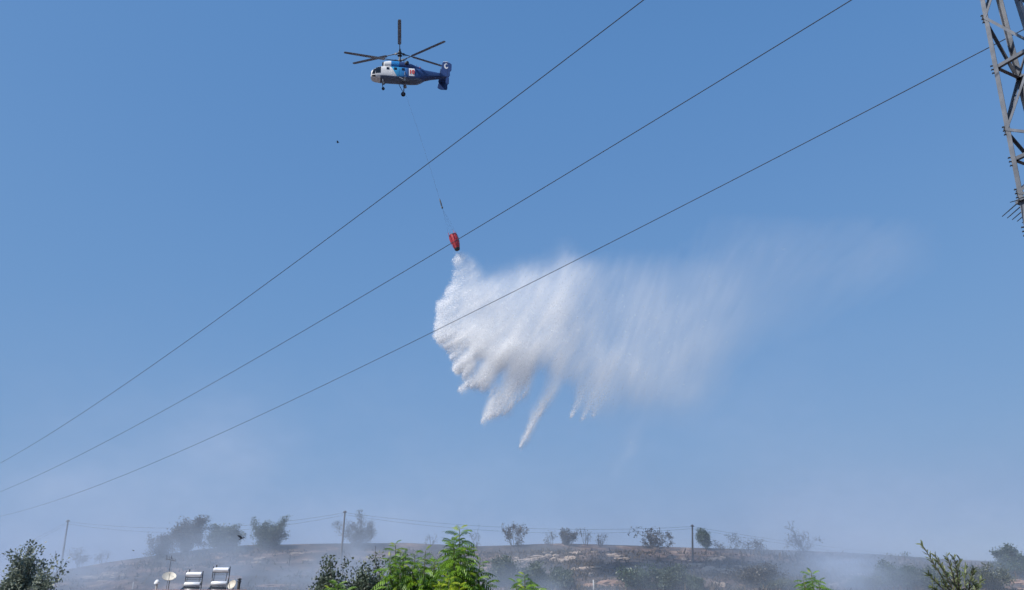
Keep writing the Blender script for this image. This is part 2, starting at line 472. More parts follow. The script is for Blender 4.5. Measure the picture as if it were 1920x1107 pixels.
M_GLASS = paint("dark_cockpit_glass", (.012, .016, .024), .08, 0, .1, 2.0)
M_WHITE = paint("white_paint", (.78, .78, .77), .45, 0, .06, 3.0)
M_RED = paint("red_paint", (.62, .05, .04), .5, 0, .1, 3.0)
M_RUBBER = paint("black_rubber", (.02, .02, .023), .8, 0, .15, 8.0)
M_BLADE = paint("rotor_blade_grey", (.17, .185, .22), .5, 0, .15, 1.5)
M_BLUE = paint("sky_blue_paint", (.02, .22, .55), .4, 0, .12, 2.0)
M_EXH = paint("sooty_exhaust_metal", (.07, .062, .06), .6, .6, .3, 5.0)

HELI = at(749.5, 155, 94.2)
heli = empty("helicopter", HELI)
tag(heli, "white and navy twin rotor helicopter flying high with wheels hanging", "helicopter")
heli.scale = (1, 1, 1.12)
heli.rotation_euler = (R(-2.5), R(3.0), R(180 + 10.5))       # nose to the left of the picture, a little towards the viewer, nose slightly low
SEC = np.array([  # x, z bottom, z top, half width
    (4.10, .42, 1.02, .42), (4.02, .30, 1.16, .60), (3.85, .18, 1.30, .74), (3.5, .08, 1.52, .87), (3.1, .03, 1.76, .94), (2.7, 0, 1.88, .97), (2.0, 0, 1.93, .98),
    (0, 0, 1.95, .98), (-1.6, .0, 1.94, .97), (-2.5, .06, 1.93, .92), (-3.0, .25, 1.91, .82), (-3.5, .56, 1.88, .68), (-4.4, .78, 1.82, .50),
    (-5.6, .95, 1.72, .36), (-6.5, 1.08, 1.64, .26), (-6.75, 1.2, 1.55, .14)])
def hull(x, th, off=0.0, sec=SEC, n=3.4):
    s_ = sec[::-1]
    zb, zt, hw = (np.interp(x, s_[:, 0], s_[:, k]) for k in (1, 2, 3))
    c, s = math.cos(th), math.sin(th)
    zc, hh = (zb + zt) / 2, (zt - zb) / 2
    return Vector((x, math.copysign(abs(c) ** (2 / n), c) * (hw + off), zc + math.copysign(abs(s) ** (2 / n), s) * (hh + off)))
def loft(sec, n=28, ex=3.4):
    m = MB(); xs = []
    s_ = sec[:, 0]
    for a_, b_ in zip(s_[:-1], s_[1:]):
        k = max(1, int(abs(a_ - b_) / .35)); xs += list(np.linspace(a_, b_, k, endpoint=False))
    xs.append(s_[-1])
    for x in xs:
        for k in range(n): m.v.append(tuple(hull(x, 2 * math.pi * (k + .5) / n, 0, sec, ex)))
    for a_ in range(len(xs) - 1):
        for k in range(n):
            q_ = (k + 1) % n; m.f.append((a_ * n + k, (a_ + 1) * n + k, (a_ + 1) * n + q_, a_ * n + q_))
    m.f.append(tuple(range(n))); e = (len(xs) - 1) * n; m.f.append(tuple(e + k for k in range(n))[::-1])
    return m
def skin_panel(name, x0, x1, t0, t1, mat, parent, off=.02, slant=0.0, nx=5, ny=5):
    m = MB()
    for o_ in (off, -.02):
        for a_ in range(nx):
            for b_ in range(ny):
                th = R(t0 + (t1 - t0) * b_ / (ny - 1))
                m.v.append(tuple(hull(x0 + (x1 - x0) * a_ / (nx - 1) + slant * (b_ / (ny - 1)), th, o_)))
    N_ = nx * ny
    for a_ in range(nx - 1):
        for b_ in range(ny - 1):
            i0 = a_ * ny + b_
            m.f.append((i0, i0 + ny, i0 + ny + 1, i0 + 1)); m.f.append((N_ + i0 + 1, N_ + i0 + ny + 1, N_ + i0 + ny, N_ + i0))
    ring = [b_ for b_ in range(ny)] + [a_ * ny + ny - 1 for a_ in range(1, nx)] + [(nx - 1) * ny + b_ for b_ in range(ny - 2, -1, -1)] + [a_ * ny for a_ in range(nx - 2, 0, -1)]
    for k in range(len(ring)):
        p, q_ = ring[k], ring[(k + 1) % len(ring)]; m.f.append((p, q_, N_ + q_, N_ + p))
    return m.build(name, mat, parent, smooth=True)
fus = loft(SEC).build("fuselage", M_HELI, heli, smooth=True)
for sgn in (1, -1):
    f = (lambda a_: a_) if sgn > 0 else (lambda a_: 180 - a_)
    skin_panel("cockpit_window", 2.72, 3.42, f(-6), f(38), M_GLASS, fus, slant=-.05)
    skin_panel("cockpit_window", 3.50, 3.92, f(-8), f(33), M_GLASS, fus, slant=-.18)
    skin_panel("chin_window", 3.45, 3.92, f(-44), f(-22), M_GLASS, fus)
    dr = skin_panel("cabin_door", .15, 1.2, f(-38), f(40), M_HELI, fus, off=.03)
    skin_panel("cabin_window", .45, .85, f(6), f(28), M_GLASS, fus, off=.038)
    for wx in (-.45, 1.7): skin_panel("cabin_window", wx - .2, wx + .2, f(6), f(28), M_GLASS, fus)
    pn = skin_panel("number_panel", -2.05, -1.25, f(-16), f(30), M_WHITE, fus, off=.03)
    pb = skin_panel("panel_border", -2.25, -1.05, f(-26), f(38), M_NAVY, fus, off=.022)
    tx = bpy.data.curves.new("fleet_number", "FONT"); tx.body = "10"; tx.size = .78; tx.extrude = .012; tx.align_x = "CENTER"; tx.align_y = "CENTER"; tx.offset = .03
    tmp = bpy.data.objects.new("fleet_number_outline", tx); me = bpy.data.meshes.new_from_object(tmp)
    bpy.data.objects.remove(tmp); to = link_mesh(me, "fleet_number", M_RED, heli)
    to.location = (-1.65, sgn * 1.03, 1.05); to.rotation_euler = (R(90), 0, R(180) if sgn > 0 else 0)
for y0, y1 in ((100, 128), (62, 82)) : pass
for t0, t1 in ((58, 84), (96, 122)):
    skin_panel("windscreen_pane", 3.22, 3.78, t0, t1, M_GLASS, fus)
m = MB(); m.box((4.07, .30, .78), (.08, .44, .36)); m.build("nose_window", M_GLASS, heli, bevel=.03)
m = MB(); m.box((4.07, -.30, .78), (.08, .44, .36)); m.build("nose_window", M_GLASS, heli, bevel=.03)
# engine cowling with two intakes in front
COWL = np.array([(2.35, 1.9, 2.45, .55), (2.2, 1.85, 2.62, .78), (1.6, 1.8, 2.74, .84), (.6, 1.8, 2.80, .86), (-.6, 1.8, 2.76, .82), (-1.6, 1.8, 2.62, .66), (-2.6, 1.8, 2.36, .46), (-3.6, 1.75, 2.02, .22)])
M_COWL = M_HELI
cw = loft(COWL, 24, 3.0).build("engine_cowling", M_NAVY, heli, smooth=True)
CF = COWL[:3].copy(); CF[:, 1] += .0; CF[:, 2] += .015; CF[:, 3] += .015
loft(np.vstack([CF, [(1.25, 1.8, 2.78, .865)]]), 24, 3.0).build("intake_fairing", M_WHITE, cw, smooth=True)
CB = np.array([(1.25, 1.8, 2.782, .862), (.6, 1.8, 2.812, .875), (.1, 1.8, 2.80, .868)])
loft(CB, 24, 3.0).build("blue_cowling_band", M_BLUE, cw, smooth=True)
for sgn in (1, -1):
    mm = Matrix.Translation((2.30, sgn * .40, 2.28)) @ Matrix.Rotation(R(90), 4, "Y")
    MB().lathe([(.26, 0), (.30, .05), (.29, .16), (.20, .2), (.06, .24)], 20, mm).build("engine_intake", M_DARKSTEEL, cw, smooth=True)
    MB().tube([(-.75, sgn * .62, 2.35), (-.95, sgn * .88, 2.42), (-1.1, sgn * 1.06, 2.42)], [.2, .22, .22], 14).build("exhaust_pipe", M_EXH, cw, smooth=True)
# mast, hubs, blades
MB().lathe([(.42, 2.7), (.34, 2.9), (.2, 3.05), (.15, 3.3), (.13, 4.5), (.10, 4.75), (.03, 4.85)], 18).build("rotor_mast", M_DARKSTEEL, heli, smooth=True)
def blade_mesh():
    m = MB(); st = [(2.1, .20), (2.3, .50), (4.5, .50), (7.3, .47), (7.82, .44), (7.95, .3)]
    n = 10
    for r_, c in st:
        cone = (r_ - .6) * R(4.2)
        tw = R(10 - 7 * r_ / 8)
        for k in range(n):
            a_ = 2 * math.pi * k / n
            yy = c * .5 * math.cos(a_) - .05 * c; zz = .055 * math.sin(a_) * (c / .5) * (1.0 + .5 * math.cos(a_))
            m.v.append((r_, yy * math.cos(tw) - zz * math.sin(tw), cone + yy * math.sin(tw) + zz * math.cos(tw)))
    for a_ in range(len(st) - 1):
        for k in range(n):
            q_ = (k + 1) % n; m.f.append((a_ * n + k, (a_ + 1) * n + k, (a_ + 1) * n + q_, a_ * n + q_))
    m.f.append(tuple(range(n))); e = (len(st) - 1) * n; m.f.append(tuple(e + k for k in range(n))[::-1])
    return m
arm = MB(); arm.tube([(.1, 0, 0), (.7, 0, .008), (1.3, 0, .052), (2.25, 0, .122)], [.10, .085, .06, .055], 8)
arm.box((.62, 0, .0), (.3, .22, .2)); arm.tube([(.4, .16, -.28), (1.15, .13, .03)], .025, 6)
blade0, arm0 = None, None
FLAP = {93: 6.0, 170: 5.0, 41: 3.0}
for hubz, angs in ((4.42, (93, 213, 333)), (3.18, (170, 41, 279))):
    hub = MB().lathe([(.08, hubz - .2), (.26, hubz - .14), (.30, hubz), (.26, hubz + .12), (.1, hubz + .2)], 16).build("rotor_hub", M_DARKSTEEL, heli, smooth=True)
    MB().lathe([(.12, hubz - .5), (.34, hubz - .46), (.34, hubz - .40), (.12, hubz - .36)], 16).build("swashplate", M_DARKSTEEL, hub, smooth=True)
    for a_ in angs:
        la = math.atan2(math.sin(R(a_)), -math.cos(R(a_)))          # (right, towards viewer) -> (forward, left)
        if blade0 is None:
            blade0 = blade_mesh().build("rotor_blade", M_BLADE, heli, smooth=True); b_ = blade0
            arm0 = arm.build("blade_arm", M_DARKSTEEL, heli, smooth=True); r_ = arm0
        else:
            b_ = blade0.copy(); col.objects.link(b_); b_.parent = heli
            r_ = arm0.copy(); col.objects.link(r_); r_.parent = heli
        for o_ in (b_, r_): o_.location = (0, 0, hubz); o_.rotation_euler = (0, R(FLAP.get(a_, 0.0)), la)
# tail: stabiliser and two end fins
m = MB()
prof = [(-5.55, .0), (-5.7, .06), (-6.2, .075), (-6.75, .0)]
m.box((-6.2, 0, 1.42), (1.05, 3.3, .11)); m.build("tailplane", M_NAVY, heli, bevel=.03)
def fin_mesh(sy):
    out = [(-5.55, .62), (-5.72, .42), (-6.1, .30), (-6.9, .32), (-7.02, .5), (-7.02, 1.05), (-7.25, 1.3), (-7.3, 2.15), (-7.15, 2.33), (-6.75, 2.46), (-6.15, 2.46), (-5.95, 2.30), (-5.78, 1.5)]
    m = MB(); k = len(out)
    for i_, (x, z) in enumerate(out): m.v.append((x, sy - .045, z))
    for i_, (x, z) in enumerate(out): m.v.append((x, sy + .045, z))
    m.f.append(tuple(range(k))); m.f.append(tuple(range(2 * k - 1, k - 1, -1)))
    for i_ in range(k): m.f.append((i_, i_ + k, (i_ + 1) % k + k, (i_ + 1) % k))
    return m
for sgn in (1, -1):
    fin = fin_mesh(sgn * 1.68).build("tail_fin", M_NAVY, heli, bevel=.02)
    m = MB(); m.box((-6.45, sgn * 1.68, 2.485), (.72, .13, .07)); m.build("fin_cap", M_WHITE, fin, bevel=.02)
    m = MB(); m.box((-6.66, sgn * (1.68 + .0), 1.35), (.02, .1, 1.9)); m.build("rudder_hinge", M_DARKSTEEL, fin)
    # crescent emblem on the outer face
    m = MB(); n = 26; y = sgn * (1.68 + .052)
    for k in range(n + 1):
        a_ = R(50 + 290 * k / n); a2 = R(60 + 270 * k / n)
        m.v.append((-6.5 - .30 * math.cos(a_), y, 1.86 + .40 * math.sin(a_)))
        m.v.append((-6.56 - .17 * math.cos(a2), y, 1.90 + .25 * math.sin(a2)))
    for k in range(n): m.f.append((2 * k, 2 * k + 2, 2 * k + 3, 2 * k + 1))
    em = m.build("crescent_emblem", M_WHITE, fin); so = em.modifiers.new("thick", "SOLIDIFY"); so.thickness = .012
MB().lathe([(.10, -.0), (.10, .3), (.02, .34)], 10, Matrix.Translation((-2.9, 0, 2.15))).build("beacon", M_RED, heli, smooth=True)
MB().tube([(-2.2, .1, 2.4), (-2.45, .1, 2.85)], .018, 5).build("antenna", M_DARKSTEEL, heli)
MB().tube([(-1.3, .3, .02), (-1.35, .3, -.25)], .03, 5).build("antenna", M_DARKSTEEL, heli)
M_GEAR = paint("landing_gear_grey", (.10, .12, .16), .5, .2, .15, 4.0)
# undercarriage
def wheel(name, c, r, wd, parent):
    mm = Matrix.Translation(c) @ Matrix.Rotation(R(90), 4, "X")
    t_ = MB().lathe([(r * .55, -wd / 2), (r * .9, -wd / 2), (r, -wd * .28), (r, wd * .28), (r * .9, wd / 2), (r * .55, wd / 2)], 22, mm).build(name, M_RUBBER, parent, smooth=True)
    MB().lathe([(r * .2, -wd * .56), (r * .5, -wd * .5), (r * .5, wd * .5), (r * .2, wd * .56)], 14, mm).build("rim", M_GEAR, t_, smooth=True)
for sgn in (1, -1):
    g = MB().tube([(2.42, sgn * .62, .2), (2.38, sgn * .70, -.3), (2.34, sgn * .70, -.62)], [.07, .06, .05], 8).build("nose_gear_strut", M_GEAR, heli, smooth=True)
    MB().tube([(2.36, sgn * .42, -.62), (2.36, sgn * .8, -.62)], .04, 6).build("axle", M_GEAR, g)
    wheel("nose_wheel", (2.30, sgn * .70, -.66), .22, .17, g)
    g = MB().tube([(-.75, sgn * .8, .42), (-.68, sgn * 1.3, -.05), (-.62, sgn * 1.72, -.58)], [.08, .07, .06], 8).build("main_gear_strut", M_GEAR, heli, smooth=True)
    MB().tube([(.1, sgn * .85, .25), (-.6, sgn * 1.68, -.5)], .045, 6).build("drag_brace", M_GEAR, g)
    MB().tube([(-.7, sgn * .85, 1.2), (-.64, sgn * 1.5, .2)], .06, 8).build("shock_absorber", M_GEAR, g)
    wheel("main_wheel", (-.6, sgn * 1.82, -.66), .32, .24, g)
MB().tube([(-.4, 0, .05), (-.38, 0, -.3)], [.06, .04], 8).build("cargo_hook", M_DARKSTEEL, heli)

# ------------------------------------------------------------------ sling line, bucket
BY = 93.6
b_top, b_bot = at(849, 441, BY), at(858.5, 471, BY)
bax = (b_bot - b_top)
bucket = empty("water_bucket", b_top)
tag(bucket, "red fabric firefighting water bucket emptying on a long line", "bucket")
bucket.scale = (.88, .88, .95)
bucket.rotation_euler = (-bax).to_track_quat("Z", "X").to_euler()
Lb = bax.length
M_BUCKET = paint("red_coated_fabric", (.44, .035, .05), .55, 0, .40, 4.0, .8)
MB().lathe([(.52, -.02), (.60, -.06), (.64, -Lb * .25), (.61, -Lb * .45), (.50, -Lb * .68), (.36, -Lb * .88), (.28, -Lb * .90), (.34, -Lb * .86), (.46, -Lb * .66), (.57, -Lb * .45), (.60, -Lb * .25), (.54, -.1)], 28).build("bucket_shell", M_BUCKET, bucket, smooth=True)
_sh = bpy.data.objects["bucket_shell"].data
for v in _sh.vertices:                                  # slack, creased fabric
    an = math.atan2(v.co.y, v.co.x); k = 1 + .11 * math.sin(5 * an + 3 * v.co.z) + .06 * math.sin(11 * an - 7 * v.co.z)
    v.co.x *= k * .93; v.co.y *= k * .93
for k in range(8):
    a_ = 2 * math.pi * k / 8
    pr = [(.60, -.04), (.665, -Lb * .25), (.635, -Lb * .45), (.525, -Lb * .68), (.385, -Lb * .88)]
    MB().tube([(r_ * math.cos(a_), r_ * math.sin(a_), z) for r_, z in pr], .035, 6).build("webbing_strap", paint("dark_red_webbing", (.26, .02, .03), .7) if k == 0 else bpy.data.materials["dark_red_webbing"], bucket, smooth=True)
MB().lathe([(.40, -Lb * .86), (.40, -Lb * .95), (.30, -Lb), (.10, -Lb)], 20).build("dump_valve", M_RUBBER, bucket, smooth=True)
ring = MB(); ring.tube([(.56 * math.cos(2 * math.pi * k / 24), .56 * math.sin(2 * math.pi * k / 24), .0) for k in range(25)], .045, 6); ring.build("top_hoop", M_STEEL, bucket, smooth=True)
hook_low = at(829.5, 391, BY + .2)
Mi = Matrix.LocRotScale(b_top, bucket.rotation_euler, bucket.scale)
hk_local = Mi.inverted() @ hook_low
for k in range(8):
    a_ = 2 * math.pi * (k + .5) / 8
    p0 = Vector((.67 * math.cos(a_), .67 * math.sin(a_), 0))
    MB().tube([p0, p0.lerp(hk_local, .985)], .003, 4).build("suspension_cord", M_ALU, bucket)
for k in range(4):
    a_ = 2 * math.pi * (k + .25) / 4
    MB().tube([(.66 * math.cos(a_), .66 * math.sin(a_), -.02), (.58 * math.cos(a_), .58 * math.sin(a_), .42)], .035, 6).build("shackle_post", M_BUCKET, bucket)
Mh = Matrix.LocRotScale(HELI, heli.rotation_euler, heli.scale)
hook_top = Mh @ Vector((-.38, 0, -.3))
pts = [hook_top]
ctrl = at(800, 290, 93.9)
for k in range(1, 17):
    t_ = k / 16; pts.append(hook_top * (1 - t_) ** 2 + ctrl * 2 * t_ * (1 - t_) + hook_low * t_ * t_)
sling = empty("sling_line", hook_low)
tag(sling, "thin steel line hanging from the helicopter down to the bucket", "line")
loc = [p - hook_low for p in pts]
MB().tube(loc[:-1] + [loc[-1] + (loc[-2] - loc[-1]).normalized() * .9], .009, 6).build("cable", M_ALU, sling)
u_ = (loc[-2] - loc[-1]).normalized()
MB().tube([u_ * 1.5, u_ * 1.2, u_ * .7, u_ * .2], [.04, .085, .10, .06], 8).build("control_head", M_DARKSTEEL, sling, smooth=True)
MB().tube([u_ * .25, u_ * .08, -u_ * .04], [.10, .13, .05], 8).build("swivel_hook", M_DARKSTEEL, sling, smooth=True)

# ------------------------------------------------------------------ the falling water
# shape worked out in the vertical plane of the drop, then given real depth
PY0 = 94.0
U0, U1, V0, V1, ST = 760.0, 1880.0, 400.0, 920.0, 2.0
nu, nv = int((U1 - U0) / ST), int((V1 - V0) / ST)
uu, vv = np.meshgrid(U0 + ST * (np.arange(nu) + .5), V0 + ST * (np.arange(nv) + .5), indexing="ij")
def poly_mask(pts):
    inside = np.zeros(uu.shape, bool); n = len(pts)
    for k in range(n):
        x1, y1 = pts[k]; x2, y2 = pts[(k + 1) % n]
        if y1 == y2: continue
        c = ((y1 > vv) != (y2 > vv)) & (uu < (x2 - x1) * (vv - y1) / (y2 - y1) + x1)
        inside ^= c
    return inside.astype(np.float32)
def blur(a, px):
    s = px / ST; fu = np.fft.fftfreq(a.shape[0])[:, None]; fv = np.fft.rfftfreq(a.shape[1])[None]
    return np.fft.irfft2(np.fft.rfft2(a) * np.exp(-2 * (math.pi * s) ** 2 * (fu ** 2 + fv ** 2)), s=a.shape).astype(np.float32)
body = [(857, 474), (868, 478), (880, 484), (893, 497), (903, 520), (935, 528), (975, 520), (1010, 520), (1050, 500), (1110, 508), (1160, 500), (1230, 498), (1300, 500), (1345, 520),
        (1385, 545), (1420, 560), (1405, 600), (1365, 640), (1352, 695), (1322, 742), (1272, 764), (1215, 766), (1175, 752), (1140, 776), (1106, 778), (1084, 764), (1082, 722), (1062, 716), (1045, 712), (1030, 688), (1010, 680), (985, 702), (962, 706), (948, 690), (925, 684), (908, 672), (890, 662),
        (872, 650), (850, 640), (832, 626), (830, 608), (828, 590), (832, 570), (852, 537), (858, 505)]
far = [(1290, 520), (1345, 470), (1420, 440), (1500, 430), (1600, 420), (1720, 430), (1770, 470), (1700, 510), (1600, 545), (1520, 580), (1440, 610), (1370, 640), (1320, 620)]
pm, pf = poly_mask(body), poly_mask(far)
wgt = lambda a, b: sstep(a, b, uu)
soft = blur(pm, 5) * (1 - wgt(850, 1000)) + blur(pm, 10) * wgt(850, 1000) * (1 - wgt(1050, 1300)) + blur(pm, 27) * wgt(1050, 1300)
upper = 1 - sstep(500, 600, vv) * 1.0                       # upper rim is mist too
soft = soft * (1 - upper * wgt(890, 960)) + blur(pm, 17) * upper * wgt(890, 960)
amp = np.interp(uu, [800, 860, 950, 1050, 1150, 1250, 1330, 1420, 1500], [.9, .98, 1.0, .92, .78, .72, .72, .62, .42])
amp = amp * (1 - .30 * sstep(580, 500, vv) * wgt(980, 1080))
tau2 = soft * amp + blur(pf, 38) * np.interp(uu, [1280, 1400, 1550, 1700, 1800], [.60, .68, .44, .20, .04])
# fingers: heads of falling water with trails leaning back up to the right
FING = [(858, 473, 888, 562, 3, 20, 1.5), (860, 473, 906, 532, 3, 13, 1.3), (857, 473, 866, 540, 3, 11, 1.5), (976, 836, 1045, 705, 1.5, 13, 2.0), (988, 815, 1050, 700, 1.5, 9, 1.0), (1012, 778, 1062, 690, 2, 12, .9), (904, 791, 965, 705, 1.5, 12, 2.2), (917, 784, 985, 690, 1.5, 11, 1.6), (933, 778, 1000, 670, 2, 12, 1.2), (955, 764, 1015, 660, 2, 12, 1.0),
        (862, 731, 945, 668, 1.5, 9, 2.3), (884, 726, 960, 655, 1.5, 9, 1.8), (900, 718, 970, 645, 2, 10, 1.2), (851, 693, 918, 640, 1.5, 8, 2.1), (862, 684, 930, 625, 1.5, 9, 1.4), (846, 672, 905, 625, 1.5, 8, 1.2), (815, 632, 892, 592, 1.5, 9, 2.0), (822, 642, 900, 605, 1.5, 8, 1.6), (834, 652, 908, 615, 1.5, 8, 1.4),
        (822, 572, 882, 546, 1.5, 8, 1.8), (821, 590, 886, 566, 1.5, 8, 1.5), (818, 611, 892, 582, 1.5, 8, 1.6), (836, 553, 885, 528, 1.5, 7, 1.3), (850, 532, 884, 515, 1.5, 6, 1.2), (854, 515, 880, 502, 1.5, 5, 1.0), (855, 498, 874, 490, 1.5, 5, .9),
        (1071, 781, 1112, 690, 2, 15, 1.1), (1092, 786, 1135, 690, 3, 17, .7), (1112, 780, 1150, 690, 4, 18, .5), (1172, 862, 1225, 730, 8, 22, .16), (1150, 900, 1190, 780, 8, 22, .08), (1215, 765, 1235, 640, 8, 20, .35), (1290, 752, 1300, 620, 10, 26, .35), (1242, 640, 1250, 560, 6, 12, .3), (1180, 775, 1205, 690, 6, 18, .3), (1255, 770, 1275, 680, 8, 20, .25)]
rag = grf((nu, nv), 1.15, 19) * .55 + blur(np.random.default_rng(3).standard_normal((nu, nv)), 4) * 3.0
tau2 = np.clip(tau2 * (1 + .22 * rag * np.interp(uu, [800, 1100, 1400], [1.0, .7, .4])) - .10 * np.clip(rag, 0, None) * (tau2 < .7), 0, None)
rs_ = random.Random(12)
EDGE = [(857, 484), (855, 512), (848, 538), (826, 566), (823, 590), (820, 612), (818, 632), (836, 648), (851, 668), (854, 690), (872, 694), (868, 722), (895, 718), (925, 745), (915, 782), (950, 772), (985, 740)]
for (ax, ay), (bx, by) in zip(EDGE[:-1], EDGE[1:]):          # ragged little spurts all along the leading edge
    for k in range(6):
        t_ = rs_.random(); x0, y0 = ax + (bx - ax) * t_, ay + (by - ay) * t_
        an = R(np.interp(y0, [480, 560, 640, 780], [12, 25, 35, 55]) + rs_.uniform(-10, 10)); ln = rs_.uniform(14, 38) * (.5 if y0 < 540 else 1)
        ex = rs_.uniform(0, 7); FING.append((x0 - math.cos(an) * ex, y0 + math.sin(an) * ex, x0 + math.cos(an) * ln, y0 - math.sin(an) * ln, 1.2, rs_.uniform(3, 6), rs_.uniform(.5, 1.3)))
FING += [(1054, 540, 1060, 462, 10, 16, .28), (1170, 540, 1176, 480, 10, 18, .2), (1250, 540, 1256, 476, 12, 20, .2), (1420, 470, 1440, 440, 10, 16, .12), (1515, 450, 1525, 425, 8, 12, .10), (965, 560, 990, 505, 8, 16, .35)]
for x0, y0, x1, y1, w0, w1, a_ in FING:
    L = math.hypot(x1 - x0, y1 - y0); dx, dy = (x1 - x0) / L, (y1 - y0) / L
    s_ = (uu - x0) * dx + (vv - y0) * dy; wob = 3.5 * np.sin(s_ * .09 + x0) + 2.0 * np.sin(s_ * .23 + y0)
    n_ = -(uu - x0) * dy + (vv - y0) * dx + wob * sstep(0, 20, s_)
    t_ = np.clip(s_ / L, 0, 1); wd = w0 + (w1 - w0) * t_ ** .8
    tau2 = tau2 + a_ * np.exp(-(n_ / wd) ** 2) * sstep(-2, 4, s_) * (1 - .75 * t_) * (1 - sstep(.7, 1.25, s_ / L))
cap = np.interp(uu, [820, 1000, 1200, 1400], [2.5, 2.2, 1.55, 1.1])
tau2 = cap * (1 - np.exp(-tau2 / cap))                  # a thick sheet stays a sheet
tau2 = np.where((uu < 1000) & (vv < 470), 0, tau2)
# streaks: noise smeared along the local flow
PX = 100.5 / F_PX                                     # metres per photo pixel at the drop
lo = np.array([at(775, 600, PY0).x, PY0 - 7.0, at(960, 905, PY0).z]); hi = np.array([at(1830, 600, PY0).x, PY0 + 7.0, at(960, 405, PY0).z])
VS = .165
dims = [int(round((h - l) / s_)) for h, l, s_ in zip(hi, lo, (VS, .5, VS))]
gxv = np.linspace(lo[0], hi[0], dims[0]); gyv = np.linspace(lo[1], hi[1], dims[1]); gzv = np.linspace(lo[2], hi[2], dims[2])
GX, GZ = np.meshgrid(gxv, gzv, indexing="ij")
PU, PV = to_px(GX, PY0, GZ)
def samp(a, u, v):
    i, j = np.clip((u - U0) / ST - .5, 0, nu - 1.01), np.clip((v - V0) / ST - .5, 0, nv - 1.01)
    i0, j0 = i.astype(int), j.astype(int); fi, fj = i - i0, j - j0
    return (a[i0, j0] * (1 - fi) + a[i0 + 1, j0] * fi) * (1 - fj) + (a[i0, j0 + 1] * (1 - fi) + a[i0 + 1, j0 + 1] * fi) * fj
tau_g = samp(tau2, PU, PV)                              # (nx, nz)
ang = np.interp(PU, [820, 900, 1000, 1150, 1300, 1500], [R(32), R(44), R(56), R(67), R(70), R(42)])
fx, fz = np.cos(ang) / (gxv[1] - gxv[0]) * VS, np.sin(ang) / (gzv[1] - gzv[0]) * VS
rg = np.random.default_rng(5)
wn = np.zeros((dims[0], dims[1], dims[2]), np.float32)
coarse = grf((dims[0], dims[2], dims[1]), 1.3, 8).transpose(0, 2, 1)
fine = rg.standard_normal((dims[0], dims[1], dims[2])).astype(np.float32)
f2 = rg.standard_normal((dims[0], dims[2])).astype(np.float32); f2 = f2 + .8 * np.roll(f2, 1, 0)
fine = .55 * fine + np.stack([.8 * np.roll(f2, k // 2, 0) for k in range(dims[1])], 1)     # strands run some way through the sheet's depth
src = coarse * 1.2 + fine * (.5 * np.interp(gxv, [gxv[0], gxv[len(gxv) // 3], gxv[-1]], [1.3, .5, .15]))[:, None, None].astype(np.float32)
IX, IZ = np.meshgrid(np.arange(dims[0]), np.arange(dims[2]), indexing="ij")
LIC = np.zeros_like(src); nst = 15
for k in range(-nst, nst + 1):
    wk = math.cos(k / (nst + 1) * math.pi / 2) ** 2
    a_ = np.clip(np.rint(IX + fx * k * 1.2), 0, dims[0] - 1).astype(int); b_ = np.clip(np.rint(IZ + fz * k * 1.2), 0, dims[2] - 1).astype(int)
    LIC += wk * src[a_, :, b_].transpose(0, 2, 1)
LIC = (LIC - LIC.mean()) / LIC.std()
small = grf((dims[0], dims[2], dims[1]), .9, 21).transpose(0, 2, 1)
contrast = np.interp(PU, [820, 1000, 1200, 1500], [1.0, .88, .46, .24])[:, None, :].transpose(0, 1, 2)
tex = np.exp(contrast * (1.3 * LIC + .15 * small * np.interp(PU, [820, 1000, 1200], [1.4, .8, .4])[:, None, :])); tex /= tex.mean()
thick = np.interp(PU, [850, 900, 1000, 1200, 1600], [1.2, 2.3, 3.1, 3.6, 4.2]) * (.35 + .65 * sstep(472, 560, PV))
cen = .5 * grf((dims[0], dims[2]), 2.2, 4)
DY = (gyv - PY0)[None, :, None] - cen[:, None, :]
prof = np.exp(-(DY / thick[:, None, :]) ** 2) / (1.772 * thick[:, None, :])
dens = (tau_g[:, None, :] * prof * tex).astype(np.float32)
dens[dens < .0025] = 0
dens[[0, -1]] = 0; dens[:, [0, -1]] = 0; dens[:, :, [0, -1]] = 0

water = empty("water_drop", b_bot)
tag(water, "great white burst of water pouring from the red bucket and drifting off as spray", "water", kind="stuff")
M_MIST = volume_mat("water_mist", (1.0, 1.0, 1.0), 0.85, -0.35)
mist = voxel_volume("mist", dens, tuple(lo - np.array(b_bot)), tuple(hi - np.array(b_bot)), M_MIST, water)
# the coarser drops: small drawn-out bodies of water along the flow
nd = 18000
pw = (dens ** 1.5) * np.interp(PU, [820, 1000, 1250, 1500], [1.0, 1.0, .7, .4])[:, None, :]
cdf = np.cumsum(pw.ravel().astype(np.float64)); cdf /= cdf[-1]
pick = np.searchsorted(cdf, rg.random(nd))
a_, b_, c_ = np.unravel_index(pick, dens.shape)
jit = rg.random((nd, 3)) - .5
P = np.stack([gxv[a_] + jit[:, 0] * (gxv[1] - gxv[0]), gyv[b_] + jit[:, 1] * (gyv[1] - gyv[0]), gzv[c_] + jit[:, 2] * (gzv[1] - gzv[0])], 1)
